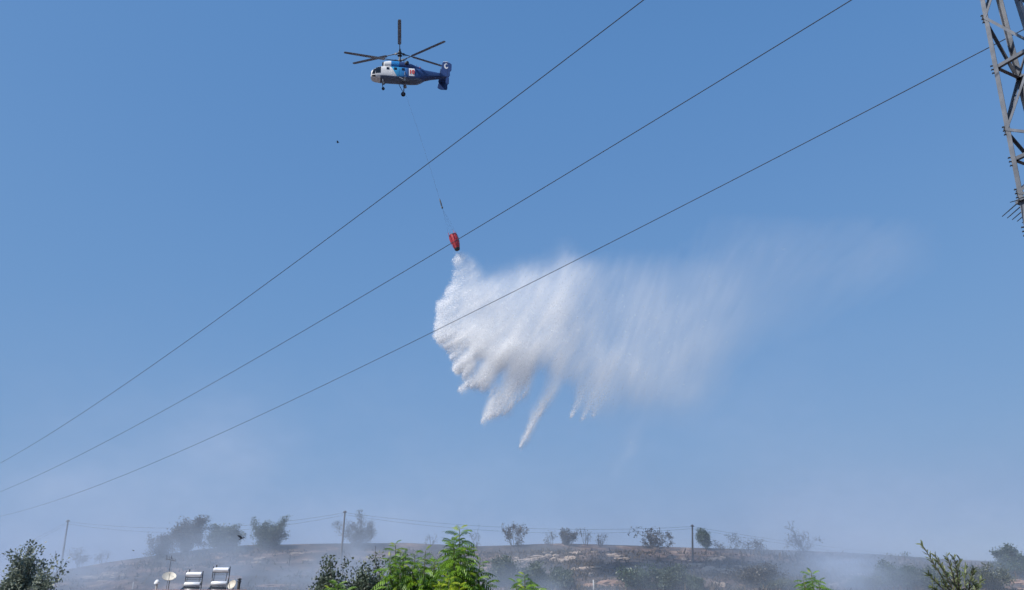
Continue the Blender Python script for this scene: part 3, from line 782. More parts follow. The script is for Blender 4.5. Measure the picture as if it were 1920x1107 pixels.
# torn strands and flung drops at the heads of the spurts
SP_ = []
for x0, y0, x1, y1, w0, w1, amp_ in FING:
    if x0 > 1130 or amp_ < .45 or y1 > y0: continue
    L = math.hypot(x1 - x0, y1 - y0); n_ = int(11 * L * min(1.2, amp_) * (.45 if L < 45 else 1))
    t_ = rg.random(n_) ** 1.7 * .62; nn = rg.normal(0, 1, n_) * (w0 + (w1 - w0) * t_ ** .8) * .55
    dx, dy = (x1 - x0) / L, (y1 - y0) / L; fl_ = rg.exponential(1.6, n_)
    ux = x0 + dx * (t_ * L - fl_) - dy * nn; vy = y0 + dy * (t_ * L - fl_) + dx * nn
    for u_, v_ in zip(ux, vy):
        p_ = at(float(u_), float(v_), PY0); SP_.append((p_.x, PY0 + rg.normal(0, .55) - .3, p_.z))
SP_ = np.array(SP_); P = np.vstack([P, SP_]); k_ = len(SP_)
ia = np.clip(((SP_[:, 0] - lo[0]) / (hi[0] - lo[0]) * (dims[0] - 1)).astype(int), 0, dims[0] - 1); ic = np.clip(((SP_[:, 2] - lo[2]) / (hi[2] - lo[2]) * (dims[2] - 1)).astype(int), 0, dims[2] - 1)
a_, c_ = np.concatenate([a_, ia]), np.concatenate([c_, ic]); nd = nd + k_
fl = np.stack([np.cos(ang[a_, c_]), rg.normal(0, .25, nd), np.sin(ang[a_, c_])], 1) + rg.normal(0, .22, (nd, 3)); fl /= np.linalg.norm(fl, axis=1)[:, None]
r1 = rg.normal(size=(nd, 3)); x_ = np.cross(fl, r1); x_ /= np.linalg.norm(x_, axis=1)[:, None]; y_ = np.cross(fl, x_)
sz = (.015 + .034 * rg.random(nd) ** 2.5)[:, None]; ln = sz * (1.5 + 2.5 * rg.random((nd, 1)))
Vd = np.stack([P + fl * ln, P + x_ * sz, P - fl * ln, P - x_ * sz], 1).reshape(-1, 3)      # torn flecks of water, lit through
Fd = np.arange(nd * 4).reshape(-1, 4)
M_DROP = leaf_mat("white_water", (.90, .91, .93), (.97, .97, .98), .5, .4)
_t = M_DROP.node_tree; _o = _t.nodes["Material Output"]; _s = _o.inputs["Surface"].links[0].from_socket   # clear water: most light passes
_tr = _t.nodes.new("ShaderNodeBsdfTransparent"); _mx = _t.nodes.new("ShaderNodeMixShader"); _mx.inputs[0].default_value = .36
_t.links.new(_tr.outputs[0], _mx.inputs[1]); _t.links.new(_s, _mx.inputs[2]); _t.links.new(_mx.outputs[0], _o.inputs["Surface"])
dr = link_mesh(np_mesh("droplets", Vd - np.array(b_bot), Fd), "droplets", M_DROP, water); dr["kind"] = "stuff"

# ------------------------------------------------------------------ rocks, ledges, posts on the hill
M_ROCK = paint("pale_limestone", (.36, .28, .22), .9, 0, .35, 1.2, .6)
M_ROCK_RED = paint("reddish_earth_rock", (.30, .18, .125), .95, 0, .35, 1.2, .6)
def rock_mesh(name, w, d, h, seed, mat):
    rg_ = np.random.default_rng(seed); m = MB(); nr, nk = 6, 12
    off = rg_.normal(0, 1, (nr, nk))
    for a_ in range(nr):
        t_ = a_ / (nr - 1); rr = (1 - .28 * t_ - .5 * max(0, t_ - .75) * 2.2)
        for k in range(nk):
            an = 2 * math.pi * k / nk; q_ = rr * (1 + .16 * off[a_, k] + .14 * math.sin(2 * an + seed))
            m.v.append((w / 2 * q_ * math.cos(an), d / 2 * q_ * math.sin(an), -h * .5 + h * 1.5 * t_ + .1 * h * off[a_ - 1, k]))
    for a_ in range(nr - 1):
        for k in range(nk):
            q_ = (k + 1) % nk; m.f.append((a_ * nk + k, a_ * nk + q_, (a_ + 1) * nk + q_, (a_ + 1) * nk + k))
    m.f.append(tuple((nr - 1) * nk + k for k in range(nk)))
    me = bpy.data.meshes.new(name); me.from_pydata(m.v, [], m.f); me.update(); me.materials.append(mat); return me
rocks = [rock_mesh("rock", 1, 1, 1, s, M_ROCK) for s in range(4)]; rocks_r = [rock_mesh("earth_bank", 1, 1, 1, s + 9, M_ROCK_RED) for s in range(3)]
def hill_point(px, py):
    """where the sight line through a pixel meets the hillside"""
    lo_, hi_ = 84.0, 130.0
    r_ = ray(px, py)
    prev = lo_
    for y in np.arange(84, 126, .25):
        p = Vector((r_.x * y / r_.y, y, CAM_Z + r_.z * y / r_.y))
        if p.z < hz(p.x, p.y): return p.x, y
    p = at(px, py, RIDGE_Y); return p.x, RIDGE_Y
rnd_ = random.Random(3)
def rock_place(px):
    for lim, txt in ((300, "in the rocky patch left of the rooftop dish"), (600, "on the smoky slope behind the house"), (760, "behind the grey green trees"), (1180, "in the long ledge below the ridge shrubs"), (1280, "below the wide sparse tree"), (1420, "in the rocky patch at the foot of the upright pole"), (1660, "on the smoky slope beside the lone green sprig")):
        if px < lim: return txt
    return "below the ridge left of the olive branch"
LEDGES = [(1030, 1040, 30, 8), (1055, 1046, 46, 10), (990, 1046, 50, 9), (960, 1047, 30, 7), (1075, 1034, 20, 8), (1110, 1033, 18, 6), (1150, 1038, 34, 7), (1165, 1045, 24, 6), (1090, 1062, 30, 7), (1100, 1071, 24, 6), (1115, 1059, 14, 5), (1140, 1055, 16, 5), (1025, 1034, 22, 7),
          (1315, 1057, 40, 12), (1345, 1047, 36, 10), (1330, 1066, 22, 8), (1290, 1048, 22, 6), (1360, 1063, 26, 8), (1375, 1068, 18, 8), (1358, 1073, 14, 6), (1390, 1060, 20, 6), (1240, 1055, 18, 6), (1350, 1090, 20, 14),
          (180, 1081, 26, 9), (205, 1074, 34, 10), (190, 1087, 20, 6), (165, 1080, 14, 6), (222, 1079, 18, 6), (480, 1052, 22, 7), (487, 1046, 16, 6), (560, 1035, 20, 5), (575, 1050, 14, 5), (1590, 1085, 30, 8), (1600, 1076, 36, 6), (1560, 1092, 18, 8), (1640, 1098, 20, 8), (1730, 1095, 16, 7), (640, 1060, 12, 4), (740, 1068, 14, 5)]
for k, (px, py, w, h) in enumerate(LEDGES):
    x, y = hill_point(px, py + h * .4); mpp = (y * CP + 3) / F_PX
    n_ = 1 if w < 16 else (2 if w < 30 else 3)
    for q_ in range(n_):
        o = bpy.data.objects.new("rock", rocks[(k + q_) % 4]); col.objects.link(o)
        xx = x + (q_ - (n_ - 1) / 2) * w * mpp / n_ + rnd_.uniform(-.2, .2); yy = y + rnd_.uniform(-.6, .6)
        o.location = (xx, yy, hz(xx, yy) - .12); o.rotation_euler = (0, 0, rnd_.uniform(0, 6.28))
        ww = w * mpp / n_ * rnd_.uniform(1.3, 2.3); o.scale = (ww, ww * rnd_.uniform(.7, 1.2), h * mpp * rnd_.uniform(.30, .55))
        tag(o, 'pale flat boulder ' + rock_place(px), "rock", "boulders scattered over the hillside")
BANKS = ['reddish earth bank behind the short pale post', 'low reddish bank left of the short pale post', 'reddish earth bank at the lower right edge', 'reddish bank in the bottom right corner', 'long earth bank under the ridge behind the olive branch', 'earth bank behind the dark chimney pipe', 'long thin earth bank at the foot of the smoky slope', 'earth bank just under the ridge right of the tallest bright tree']
for k, (px, py, w, h) in enumerate([(1145, 1096, 60, 16), (1110, 1098, 40, 10), (1900, 1092, 60, 10), (1890, 1104, 50, 8), (1830, 1063, 90, 7), (440, 1085, 40, 10), (520, 1098, 80, 6), (880, 1040, 60, 6)]):
    x, y = hill_point(px, py); mpp = (y * CP + 3) / F_PX
    o = bpy.data.objects.new("earth_bank", rocks_r[k % 3]); col.objects.link(o)
    o.location = (x, y, hz(x, y) - .15); o.rotation_euler = (0, 0, rnd_.uniform(-.3, .3)); o.scale = (w * mpp, w * mpp * .4, h * mpp * .6)
    tag(o, BANKS[k], "bank", "bare earth banks on the hillside")
# charred stubble and dry tufts over the slope
rg_s = np.random.default_rng(77); ns = 26000
sx0, sy0 = rg_s.uniform(-88, 88, ns), rg_s.uniform(86, 121.0, ns)
keep = hnoise(sx0, sy0, .55) + .5 * hnoise(sx0 + 50, sy0, .2) + rg_s.normal(0, .5, ns) > .1
sx0, sy0 = sx0[keep], sy0[keep]; ns = len(sx0)
sB = np.stack([sx0, sy0, height(sx0, sy0) - .04], 1)
sB = np.repeat(sB, 4, 0) + np.concatenate([rg_s.normal(0, .16, (ns * 4, 2)), np.zeros((ns * 4, 1))], 1)
sd_ = rg_s.normal(0, .45, (ns * 4, 3)); sd_[:, 2] = 1; sh = (rg_s.gamma(2.2, .11, ns * 4))[:, None]
sw = np.stack([rg_s.normal(size=ns * 4), rg_s.normal(size=ns * 4), np.zeros(ns * 4)], 1); sw /= np.linalg.norm(sw, axis=1)[:, None]
sw *= .05 + .10 * rg_s.random((ns * 4, 1))
Vs = np.stack([sB - sw, sB + sw, sB + sw * .5 + sd_ * sh, sB - sw * .5 + sd_ * sh * .85], 1).reshape(-1, 3)
M_SCRUB = leaf_mat("charred_and_dry_tufts", (.022, .020, .021), (.16, .115, .065), .2, .9)
tag(link_mesh(np_mesh("scrub", Vs, np.arange(len(Vs)).reshape(-1, 4)), "scrub", M_SCRUB), "charred stubble and dry tufts covering the hillside", "scrub", kind="stuff")
M_POSTW = paint("whitewashed_post", (.62, .60, .56), .8)
M_POSTD = paint("charred_wood", (.05, .045, .045), .9)
for px, y0, y1, kd, lab in ((1113, 1088, 1106, 0, "short pale post on the slope below the ledges"), (248, 1092, 1106, 0, "slim pale post standing near the rooftop dish"), (690, 1050, 1072, 1, "thin charred post behind the grey green trees"), (705, 1052, 1070, 1, "charred post nearest the bright green tree"), (1133, 1032, 1046, 1, "short charred stake on the ridge slope"), (542, 1040, 1062, 1, "lone charred stake on the smoky slope")):
    x, y = hill_point(px, y1); zt = at(px, y0, y).z; zb = hz(x, y) - .3
    MB_ = MB(); MB_.tube([(0, 0, 0), (.02, 0, (zt - zb) * .6), (0, 0, zt - zb), (0, 0, zt - zb + .05)], [.075, .07, .06, .02], 8)
    o = MB_.build("fence_post", M_POSTD if kd else M_POSTW, smooth=True); o.location = (x, y, zb)
    tag(o, lab, "post", "posts on the hillside")

# ------------------------------------------------------------------ village poles and their wires on the ridge
M_POLE = paint("weathered_wood_pole", (.13, .12, .115), .85, 0, .2, 2.0, .2)
POLES = [((128, 975), (113, 1072), 112.0, "leaning wooden utility pole where the ridge sinks away, leftmost of three"), ((647, 958), (637, 1078), 108.0, "tall wooden utility pole rising out of thick smoke, middle of three"), ((1298, 984), (1299, 1058), 114.0, "upright wooden utility pole by the small round tree on the ridge")]
heads = []
for (tx_, ty_), (bx_, by_), Y, lab in POLES:
    top = at(tx_, ty_, Y); bot = at(bx_, by_, Y); d = (bot - top).normalized()
    L = 0.0
    while L < 30 and (top + d * L).z > hz((top + d * L).x, (top + d * L).y) - .5: L += .1
    base = top + d * L
    e = empty("utility_pole", base); tag(e, lab, "pole", "utility poles on the ridge")
    MB().tube([(0, 0, 0), (top - base) * .5, top - base], [.15, .125, .10], 10).build("post", M_POLE, e, smooth=True)
    dn = (top - base).normalized()
    c = (top - base) - dn * .25
    for sx in (-1, 1):
        MB().lathe([(.03, 0), (.05, .05), (.035, .1), (.055, .14), (.03, .2)], 8, Matrix.Translation(c + Vector((sx * .16, 0, 0)))).build("insulator", M_INS, e, smooth=True)
    MB().bar(c + Vector((-.24, -.12, 0)), c + Vector((.24, -.12, 0)), .06, .06).build("bracket", M_DARKSTEEL, e)
    heads.append(base + c)
def wires(a_, b_, sag, lab, n=2, end_gap=.28):
    for k in range(n):
        pts_ = []
        for q_ in range(25):
            t_ = q_ / 24; p = Vector(a_).lerp(Vector(b_), t_); p.z -= 4 * sag * t_ * (1 - t_) * (1 + .22 * k) + end_gap * k; pts_.append(p)
        o = MB().tube(pts_, .012, 4).build("overhead_wire", M_ALU)
        tag(o, ("upper" if k == 0 else "lower") + " thin overhead wire " + lab, "wire", "thin wires between the ridge poles")
wires(heads[0], heads[1], 1.35, "between the leaning pole and the smoky tall pole")
wires(heads[1], heads[2], 1.1, "between the smoky tall pole and the upright pole")
wires(heads[2], at(1990, 1055, 150), 1.2, "running from the upright pole down to the far right")
wires(heads[0], at(-120, 1085, 100), .5, "from the leaning pole down to the left edge")

# ------------------------------------------------------------------ house with rooftop equipment
HY = 75.0
def hp(px, py, Y=HY): return at(px, py, Y)
rz_ = hp(370, 1111).z                                    # roof level
xl, xr = hp(288, 1104).x, hp(462, 1104).x
M_PLASTER = paint("pinkish_plaster", (.55, .45, .41), .9, 0, .12, 1.5, .2)
M_TILE = paint("terracotta_tile", (.46, .27, .22), .8, 0, .3, 4.0, .2)
M_CONC = paint("concrete_roof", (.42, .40, .38), .9, 0, .2, 2.0, .2)
M_TANK = paint("brushed_tank_steel", (.80, .80, .80), .32, .25, .05, 2.0)
M_DISH = paint("cream_dish_paint", (.62, .56, .46), .6, 0, .15, 3.0)
gz = hz((xl + xr) / 2, HY + 4) - .2
house = empty("house", ((xl + xr) / 2, HY + 4, gz)); tag(house, "low house whose tiled roof edge shows at the bottom of the picture", "house")
W, Dp, Hh = xr - xl, 8.0, rz_ - gz
MB().box((0, 0, Hh / 2), (W, Dp, Hh)).build("wall", M_PLASTER, house)
rf = MB().box((0, 0, Hh + .06), (W + .5, Dp + .5, .12)).build("roof", M_CONC, house)
nt_ = 26
tile = MB(); n = 8
for a_ in range(2):
    for k in range(n + 1):
        an = math.pi * k / n; tile.v.append((.165 * math.cos(an), -.24 + .48 * a_, .10 * math.sin(an)))
for k in range(n): tile.f.append((k, n + 1 + k, n + 2 + k, k + 1))
tile.f += [tuple(range(n + 1)), tuple(range(2 * n + 1, n, -1))]
tme = bpy.data.meshes.new("roof_tile"); tme.from_pydata(tile.v, [], tile.f); tme.update(); tme.materials.append(M_TILE)
for k in range(nt_):
    o = bpy.data.objects.new("roof_tile", tme); col.objects.link(o); o.parent = rf
    o.location = (-W / 2 - .1 + (W + .2) * (k + .5) / nt_, -Dp / 2 - .05, Hh + .122 + .012 * math.sin(k * 2.3)); o.scale = ((W + .2) / nt_ / .33, 1, 1)
for wx in (-1.8, 1.8):
    wn_ = MB().box((wx, -Dp / 2 - .02, Hh * .55), (1.2, .08, 1.3)).build("window", M_WHITE, house)
    MB().box((wx, -Dp / 2 - .07, Hh * .55), (1.0, .03, 1.1)).build("pane", M_GLASS, wn_)
roof_top = rz_ + .12
def heater(px, ptop, plow, lab, tall):
    mpp = (HY * CP) / F_PX * 1.01
    c = hp(px, 1100, HY + 1.2); zt, zl = hp(px, ptop, HY + 1.2).z, hp(px, plow, HY + 1.2).z
    e = empty("solar_water_heater", (c.x, c.y, roof_top)); tag(e, lab, "water heater", "solar water heaters on the roof")
    z1, z2 = zt - roof_top, zl - roof_top
    for z, y, r_ in ((z1, 0, .22), (z2, -.15, .20)):
        mm = Matrix.Translation((0, y, z)) @ Matrix.Rotation(R(90), 4, "Y")
        MB().lathe([(.02, -.72), (r_ * .8, -.71), (r_, -.66), (r_, .66), (r_ * .8, .71), (.02, .72)], 24, mm).build("tank", M_TANK, e, smooth=True)
    for sx in (-1, 1):
        MB().bar((sx * .76, .02, 0), (sx * .76, .02, z1 + .30), .05, .06).build("frame_post", M_DARKSTEEL, e)
        MB().bar((sx * .76, -.55, 0), (sx * .74, -.02, z1 * .62), .05, .05).build("frame_strut", M_DARKSTEEL, e)
        MB().tube([(sx * .55, 0, z1 - .15), (sx * .56, -.1, (z1 + z2) / 2), (sx * .55, -.15, z2 + .15)], .03, 6).build("pipe", M_STEEL if not tall else M_DARKSTEEL, e)
    MB().bar((-.76, .02, z1 - .26), (.76, .02, z1 - .26), .05, .05).build("frame_rail", M_DARKSTEEL, e)
    MB().bar((-.76, .0, z1 - .42), (.76, .0, z1 - .42), .04, .05).build("frame_rail", M_STEEL, e)
    MB().bar((-.76, -.25, z2 - .24), (.76, -.25, z2 - .24), .05, .05).build("frame_rail", M_DARKSTEEL, e)
    pn = MB().box((0, -.75, .16), (1.5, .9, .06), Matrix.Rotation(R(20), 3, "X")).build("collector_panel", M_GLASS, e)
    MB().tube([(-.5, .05, z1 + .2), (-.5, .05, z1 + .45)], .05, 8).build("vent_pipe", M_DARKSTEEL, e)
heater(361.5, 1077.5, 1096, "solar water heater with two close-set steel tanks, beside the tilted dish", False)
heater(411.5, 1069, 1094.5, "taller solar water heater with two widely spaced steel tanks", True)
def dish(px, py, r_, yaw, tilt, lab, mast=True):
    p = hp(px, py, HY + .6); e = empty("satellite_dish", (p.x, p.y, roof_top)); tag(e, lab, "satellite dish", "satellite dishes on the roof")
    h_ = p.z - roof_top
    mm = Matrix.Translation((0, -.1, h_)) @ Matrix.Rotation(R(yaw), 4, "Z") @ Matrix.Rotation(R(90 - tilt), 4, "X")
    pr = [(r_ * t_, .34 * r_ * t_ * t_) for t_ in (.03, .2, .4, .6, .8, .95, 1.0)]
    pr += [(r_ * t_, .34 * r_ * t_ * t_ - .03) for t_ in (1.0, .8, .5, .2, .03)]
    MB().lathe(pr, 28, mm).build("reflector", M_DISH, e, smooth=True)
    arm_ = [mm @ Vector(v) for v in ((0, -r_ * .95, r_ * .3), (0, -.15, r_ * 1.0))]
    MB().tube(arm_, .022, 6).build("feed_arm", M_STEEL, e)
    MB().tube([mm @ Vector((0, -.17, r_ * .95)), mm @ Vector((0, -.08, r_ * 1.1))], .05, 8).build("receiver", M_DISH, e, smooth=True)
    MB().tube([(0, .12, 0), (0, .12, h_)], .04, 8).build("mast", M_STEEL, e)
dish(317.5, 1084, .60, 24, 52, "large cream satellite dish on a mast, tilted upwards", True)
dish(437, 1097.5, .42, -25, 25, "smaller pale satellite dish beside the dark chimney pipe")
# aerial behind the big dish
p = hp(316, 1076, HY + 2.2); zt = hp(316, 1042, HY + 2.2).z - roof_top
e = empty("television_aerial", (p.x, p.y, roof_top)); tag(e, "spindly television aerial on a thin mast above the big dish", "aerial")
MB().tube([(0, 0, 0), (.05, 0, zt)], .025, 6).build("mast", M_STEEL, e)
MB().tube([(-.42, 0, zt - .3), (.50, -.1, zt - .48)], .022, 6).build("boom", M_DARKSTEEL, e)
for k in range(7):
    t_ = k / 6; c = Vector((-.42 + .92 * t_, -.1 * t_, zt - .3 - .18 * t_)); l_ = .36 - .18 * t_
    MB().tube([c + Vector((-.1 * l_, 0, l_)), c + Vector((.1 * l_, 0, -l_ * .25))], .012, 5).build("element", M_DARKSTEEL, e)
# chimney pipe
p = hp(447.5, 1100, HY + .4); zt = hp(447.5, 1086, HY + .4).z - roof_top
e = empty("chimney_pipe", (p.x, p.y, roof_top)); tag(e, "dark cowled chimney pipe at the end of the roof", "chimney")
MB().lathe([(.13, -.05), (.13, zt - .3), (.12, zt - .28)], 14).build("flue", M_EXH, e, smooth=True)
MB().lathe([(.12, zt - .3), (.20, zt - .22), (.11, zt - .12), (.11, zt - .08), (.21, zt - .02), (.17, zt + .04), (.03, zt + .08)], 14).build("cowl", M_DARKSTEEL, e, smooth=True)
# small rounded vent
p = hp(294, 1097, HY + .6); zt = hp(294, 1087, HY + .6).z - roof_top
e = empty("roof_vent", (p.x, p.y, roof_top)); tag(e, "small white domed vent at the corner of the roof", "vent")
MB().lathe([(.10, -.05), (.10, zt * .6)], 12).build("pipe", M_CONC, e, smooth=True)
MB().lathe([(.24, zt * .6), (.26, zt * .68), (.20, zt * .85), (.10, zt * .97), (.02, zt)], 16).build("dome", M_WHITE, e, smooth=True)

# ------------------------------------------------------------------ trees and shrubs
M_BARK = paint("grey_bark", (.10, .085, .075), .9, 0, .25, 5.0, .3)
M_CHAR = paint("charred_bark", (.045, .04, .04), .95, 0, .3, 5.0, .3)
M_GREENBARK = paint("young_bark", (.12, .13, .06), .8, 0, .25, 5.0)
L_SMOKED = leaf_mat("scorched_leaves", (.050, .045, .038), (.105, .090, .065), .2)
L_GREY = leaf_mat("grey_green_leaves", (.055, .080, .050), (.14, .17, .115), .25)
L_DARK = leaf_mat("dark_green_leaves", (.032, .056, .028), (.085, .12, .06), .25)
L_OLIVEBUSH = leaf_mat("dusty_olive_leaves", (.070, .085, .045), (.15, .155, .09), .25)
L_HAZED = leaf_mat("hazed_grey_green_leaves", (.12, .155, .12), (.27, .30, .23), .3)  # leaf colours lightened to stand in for haze before the left-edge trees
L_BRIGHT = leaf_mat("fresh_green_leaves", (.020, .070, .008), (.23, .40, .028), .28, .4, per_object=True)
L_YOUNG = leaf_mat("yellow_green_leaves", (.30, .42, .02), (.50, .58, .04), .45, .4, per_object=True)
L_OLIVE = leaf_mat("olive_leaves", (.09, .125, .04), (.30, .33, .15), .3, .4)

def branches(rg_, H, W, stems, depth=3, droop=.0, upright=.6, base_r=.06, spread0=.15):
    """list of (points, radii) and the outer twig points"""
    out, tips = [], []
    def grow(p, d, L, r_, lv):
        pts_ = [p]; n = 4
        for k in range(n):
            d = (d + Vector(rg_.normal(0, .16, 3)) + Vector((0, 0, .08 * upright))).normalized()
            p = p + d * (L / n); pts_.append(p)
        out.append((pts_, [r_ * (1 - .6 * k / n) for k in range(n + 1)]))
        if lv >= depth: tips.append((pts_, d)); return
        for c in range(int(rg_.integers(3, 5))):
            q_ = pts_[int(rg_.integers(1, n + 1))]
            nd_ = (d * upright + Vector(rg_.normal(0, .55, 3)) + Vector((0, 0, .15 - droop))).normalized()
            grow(q_, nd_, L * rg_.uniform(.5, .75), r_ * .5, lv + 1)
        tips.append((pts_[-2:], d))
    for s_ in range(stems):
        an = 2 * math.pi * (s_ + rg_.random()) / stems
        d = Vector((math.cos(an) * W / H * .8, math.sin(an) * W / H * .8, 1.0 + .3 * rg_.random())).normalized()
        grow(Vector((math.cos(an) * spread0, math.sin(an) * spread0, -.25)), d, H * rg_.uniform(.45, .65), base_r, 1)
    return out, tips
def leaf_faces(P, rg_, size, aspect=1.6, up=.3):
    n = len(P); d = rg_.normal(size=(n, 3)); d[:, 2] += up; d /= np.linalg.norm(d, axis=1)[:, None]
    r1 = rg_.normal(size=(n, 3)); x = np.cross(d, r1); x /= np.linalg.norm(x, axis=1)[:, None]
    s_ = (size * rg_.uniform(.6, 1.3, n))[:, None]
    V_ = np.stack([P, P + d * s_ * aspect * .5 + x * s_ * .5, P + d * s_ * aspect, P + d * s_ * aspect * .5 - x * s_ * .5], 1).reshape(-1, 3)
    return V_, np.arange(4 * n).reshape(n, 4)
def tree(name, base, H, W, seed, label, group, leaf_m, bark=M_BARK, stems=4, leaves=1800, size=.13, jit=.28, depth=3, upright=.6, cat="tree", dense=0.0, clump=0.0):
    rg_ = np.random.default_rng(seed)
    out, tips = branches(rg_, H, W, stems, depth, upright=upright)
    allp = np.array([p for pts_, _ in out for p in pts_])
    sx = (W / 2) / max(1e-3, np.percentile(np.hypot(allp[:, 0], allp[:, 1]), 97)); szz = H / np.percentile(allp[:, 2], 99.5)
    S = Matrix.Diagonal((sx, sx, szz))
    e = empty(name, base); tag(e, label, cat, group)
    m = MB()
    for pts_, rr in out: m.tube([S @ p for p in pts_], [max(.012, r_ * .8) for r_ in rr], 4, cap=False)
    m.build("trunk", bark, e)
    if leaves:
        tp = np.array([S @ p for pts_, _ in tips for p in pts_])
        wts = np.ones(len(tp))
        if clump: wts = np.exp(clump * rg_.normal(size=len(tp)))
        P = tp[rg_.choice(len(tp), leaves, p=wts / wts.sum())] + rg_.normal(0, jit, (leaves, 3)) * np.array([1, 1, .8])
        if dense:                                     # extra foliage filling lumpy masses between the boughs
            n2 = int(leaves * dense); nc = 26
            cs = rg_.normal(size=(nc, 3)); cs /= np.linalg.norm(cs, axis=1)[:, None]; cs *= rg_.uniform(.35, .80, (nc, 1))
            cs = cs * np.array([W / 2, W / 2, H * .46]) + np.array([0, 0, H * .50])
            pr = cs[rg_.integers(0, nc, n2)] + rg_.normal(0, 1, (n2, 3)) * np.array([W, W, H]) * .075
            P = np.vstack([P, pr])
        P = P[(P[:, 2] > -.1) & (P[:, 2] < H * 1.06)]
        V_, F_ = leaf_faces(P, rg_, size)
        link_mesh(np_mesh("crown", V_, F_), "crown", leaf_m, e)
    return e
def ridge_tree(px, ptop, wpx, seed, label, leaf_m, Y=None, pbase=None, name="ridge_tree", **kw):
    if pbase is not None: x, Y = hill_point(px, pbase)
    else:
        Y = Y or 123.5; x = at(px, 1030, Y).x
    b = hz(x, Y); H = at(px, ptop, Y).z - b; mpp = Y * CP / F_PX * 1.03
    g = kw.pop("group", "trees along the smoky ridge")
    return tree(name, (x, Y, b - .05), H, wpx * mpp, seed, label, g, leaf_m, **kw)
ridge_tree(155, 1027, 42, 1, "small scorched shrub on the ridge beside the leaning pole", L_SMOKED, leaves=877, size=.10, bark=M_CHAR, name="ridge_shrub")
ridge_tree(198, 1030, 32, 2, "small bare shrub standing alone on the falling ridge", L_SMOKED, leaves=315, size=.09, bark=M_CHAR, name="ridge_shrub")
ridge_tree(346, 970, 64, 3, "tall ragged scorched tree rising behind the solar heaters", L_SMOKED, leaves=8262, size=.14, dense=.35, stems=6, Y=121, bark=M_CHAR, upright=.9)
ridge_tree(303, 995, 46, 4, "bushy scorched tree leaning out beside the tall ragged one", L_SMOKED, leaves=4360, size=.13, dense=.3, stems=5, Y=121.5, bark=M_CHAR)
ridge_tree(421, 985, 68, 5, "dense round grey green tree on the smoky ridge", L_GREY, leaves=7140, size=.15, stems=5, dense=1.3, Y=122)
ridge_tree(504, 971, 66, 6, "leafy egg shaped tree half hidden by smoke", L_GREY, leaves=6120, size=.14, stems=5, dense=.6, Y=122, upright=.85)
ridge_tree(672, 963, 84, 7, "thin crowned tree with grey twigs beside the tall pole", L_SMOKED, leaves=5278, size=.11, stems=7, Y=122, upright=.95, bark=M_CHAR)
ridge_tree(892, 985, 34, 8, "wispy bare shrub behind the bright green tree top", L_SMOKED, leaves=105, size=.09, stems=4, bark=M_CHAR, name="ridge_shrub")
ridge_tree(805, 1000, 34, 81, "faint bare sapling behind the bright green tree", L_SMOKED, leaves=35, size=.09, stems=3, bark=M_CHAR, name="ridge_shrub", upright=1.2)
ridge_tree(965, 981, 46, 9, "spindly tree with tufted tips right of the bright tree", L_SMOKED, leaves=1606, size=.13, stems=4, upright=1.0, bark=M_CHAR, jit=.18)
ridge_tree(1032, 996, 32, 10, "thin bare shrub, first of the ridge shrubs above the pale ledges", L_SMOKED, leaves=210, size=.10, stems=4, upright=1.1, bark=M_CHAR, name="ridge_shrub")
ridge_tree(1065, 992, 40, 11, "dark upright leafy shrub above the pale ledges", L_SMOKED, leaves=2524, size=.12, stems=6, upright=1.3, bark=M_CHAR, jit=.18, name="ridge_shrub")
ridge_tree(1099, 990, 24, 12, "narrow bare shrub of a few upright stems", L_SMOKED, leaves=157, size=.10, stems=4, upright=1.6, bark=M_CHAR, name="ridge_shrub")
ridge_tree(1126, 1000, 30, 13, "low bare shrub spreading like a fan", L_SMOKED, leaves=193, size=.10, stems=5, upright=1.1, bark=M_CHAR, name="ridge_shrub")
ridge_tree(1228, 990, 80, 14, "wide sparse tree with open twiggy crown in thin smoke", L_SMOKED, leaves=2065, size=.14, stems=6, upright=.6, bark=M_CHAR, jit=.15, clump=.8)
ridge_tree(1323, 992, 28, 15, "small dark round headed tree right beside the upright pole", L_DARK, leaves=2890, size=.12, stems=2, dense=.7, upright=1.0)
ridge_tree(1365, 1000, 54, 16, "sparse low shrub between the round tree and the burnt bush", L_SMOKED, leaves=666, size=.11, stems=5, bark=M_CHAR, name="ridge_shrub", clump=.6)
ridge_tree(1418, 1010, 46, 17, "burnt twiggy bush at the edge of the rising smoke", L_SMOKED, leaves=737, size=.11, stems=5, bark=M_CHAR, name="ridge_shrub", Y=121)
ridge_tree(1505, 979, 74, 18, "tall bare tree of fine twigs standing in the smoke", L_SMOKED, leaves=737, size=.11, stems=6, depth=4, upright=.8, bark=M_CHAR, jit=.1)
ridge_tree(1685, 1036, 44, 19, "low leafy shrub peeping over the ridge near the olive branch", L_DARK, leaves=546, size=.14, stems=5, name="ridge_shrub", upright=.5)
ridge_tree(1890, 1022, 50, 20, "dark green leafy tree at the right end of the ridge", L_DARK, leaves=4420, size=.15, stems=3, dense=.5, Y=116)
ridge_tree(1922, 1040, 40, 201, "dark bush tucked against the tree at the right edge", L_DARK, leaves=2720, size=.15, stems=4, dense=.7, Y=115)
ridge_tree(1885, 1052, 70, 202, "dark rounded bush below the tree at the right end", L_DARK, leaves=3740, size=.15, stems=5, dense=1.0, Y=113)
SB = "bushes on the hillside"
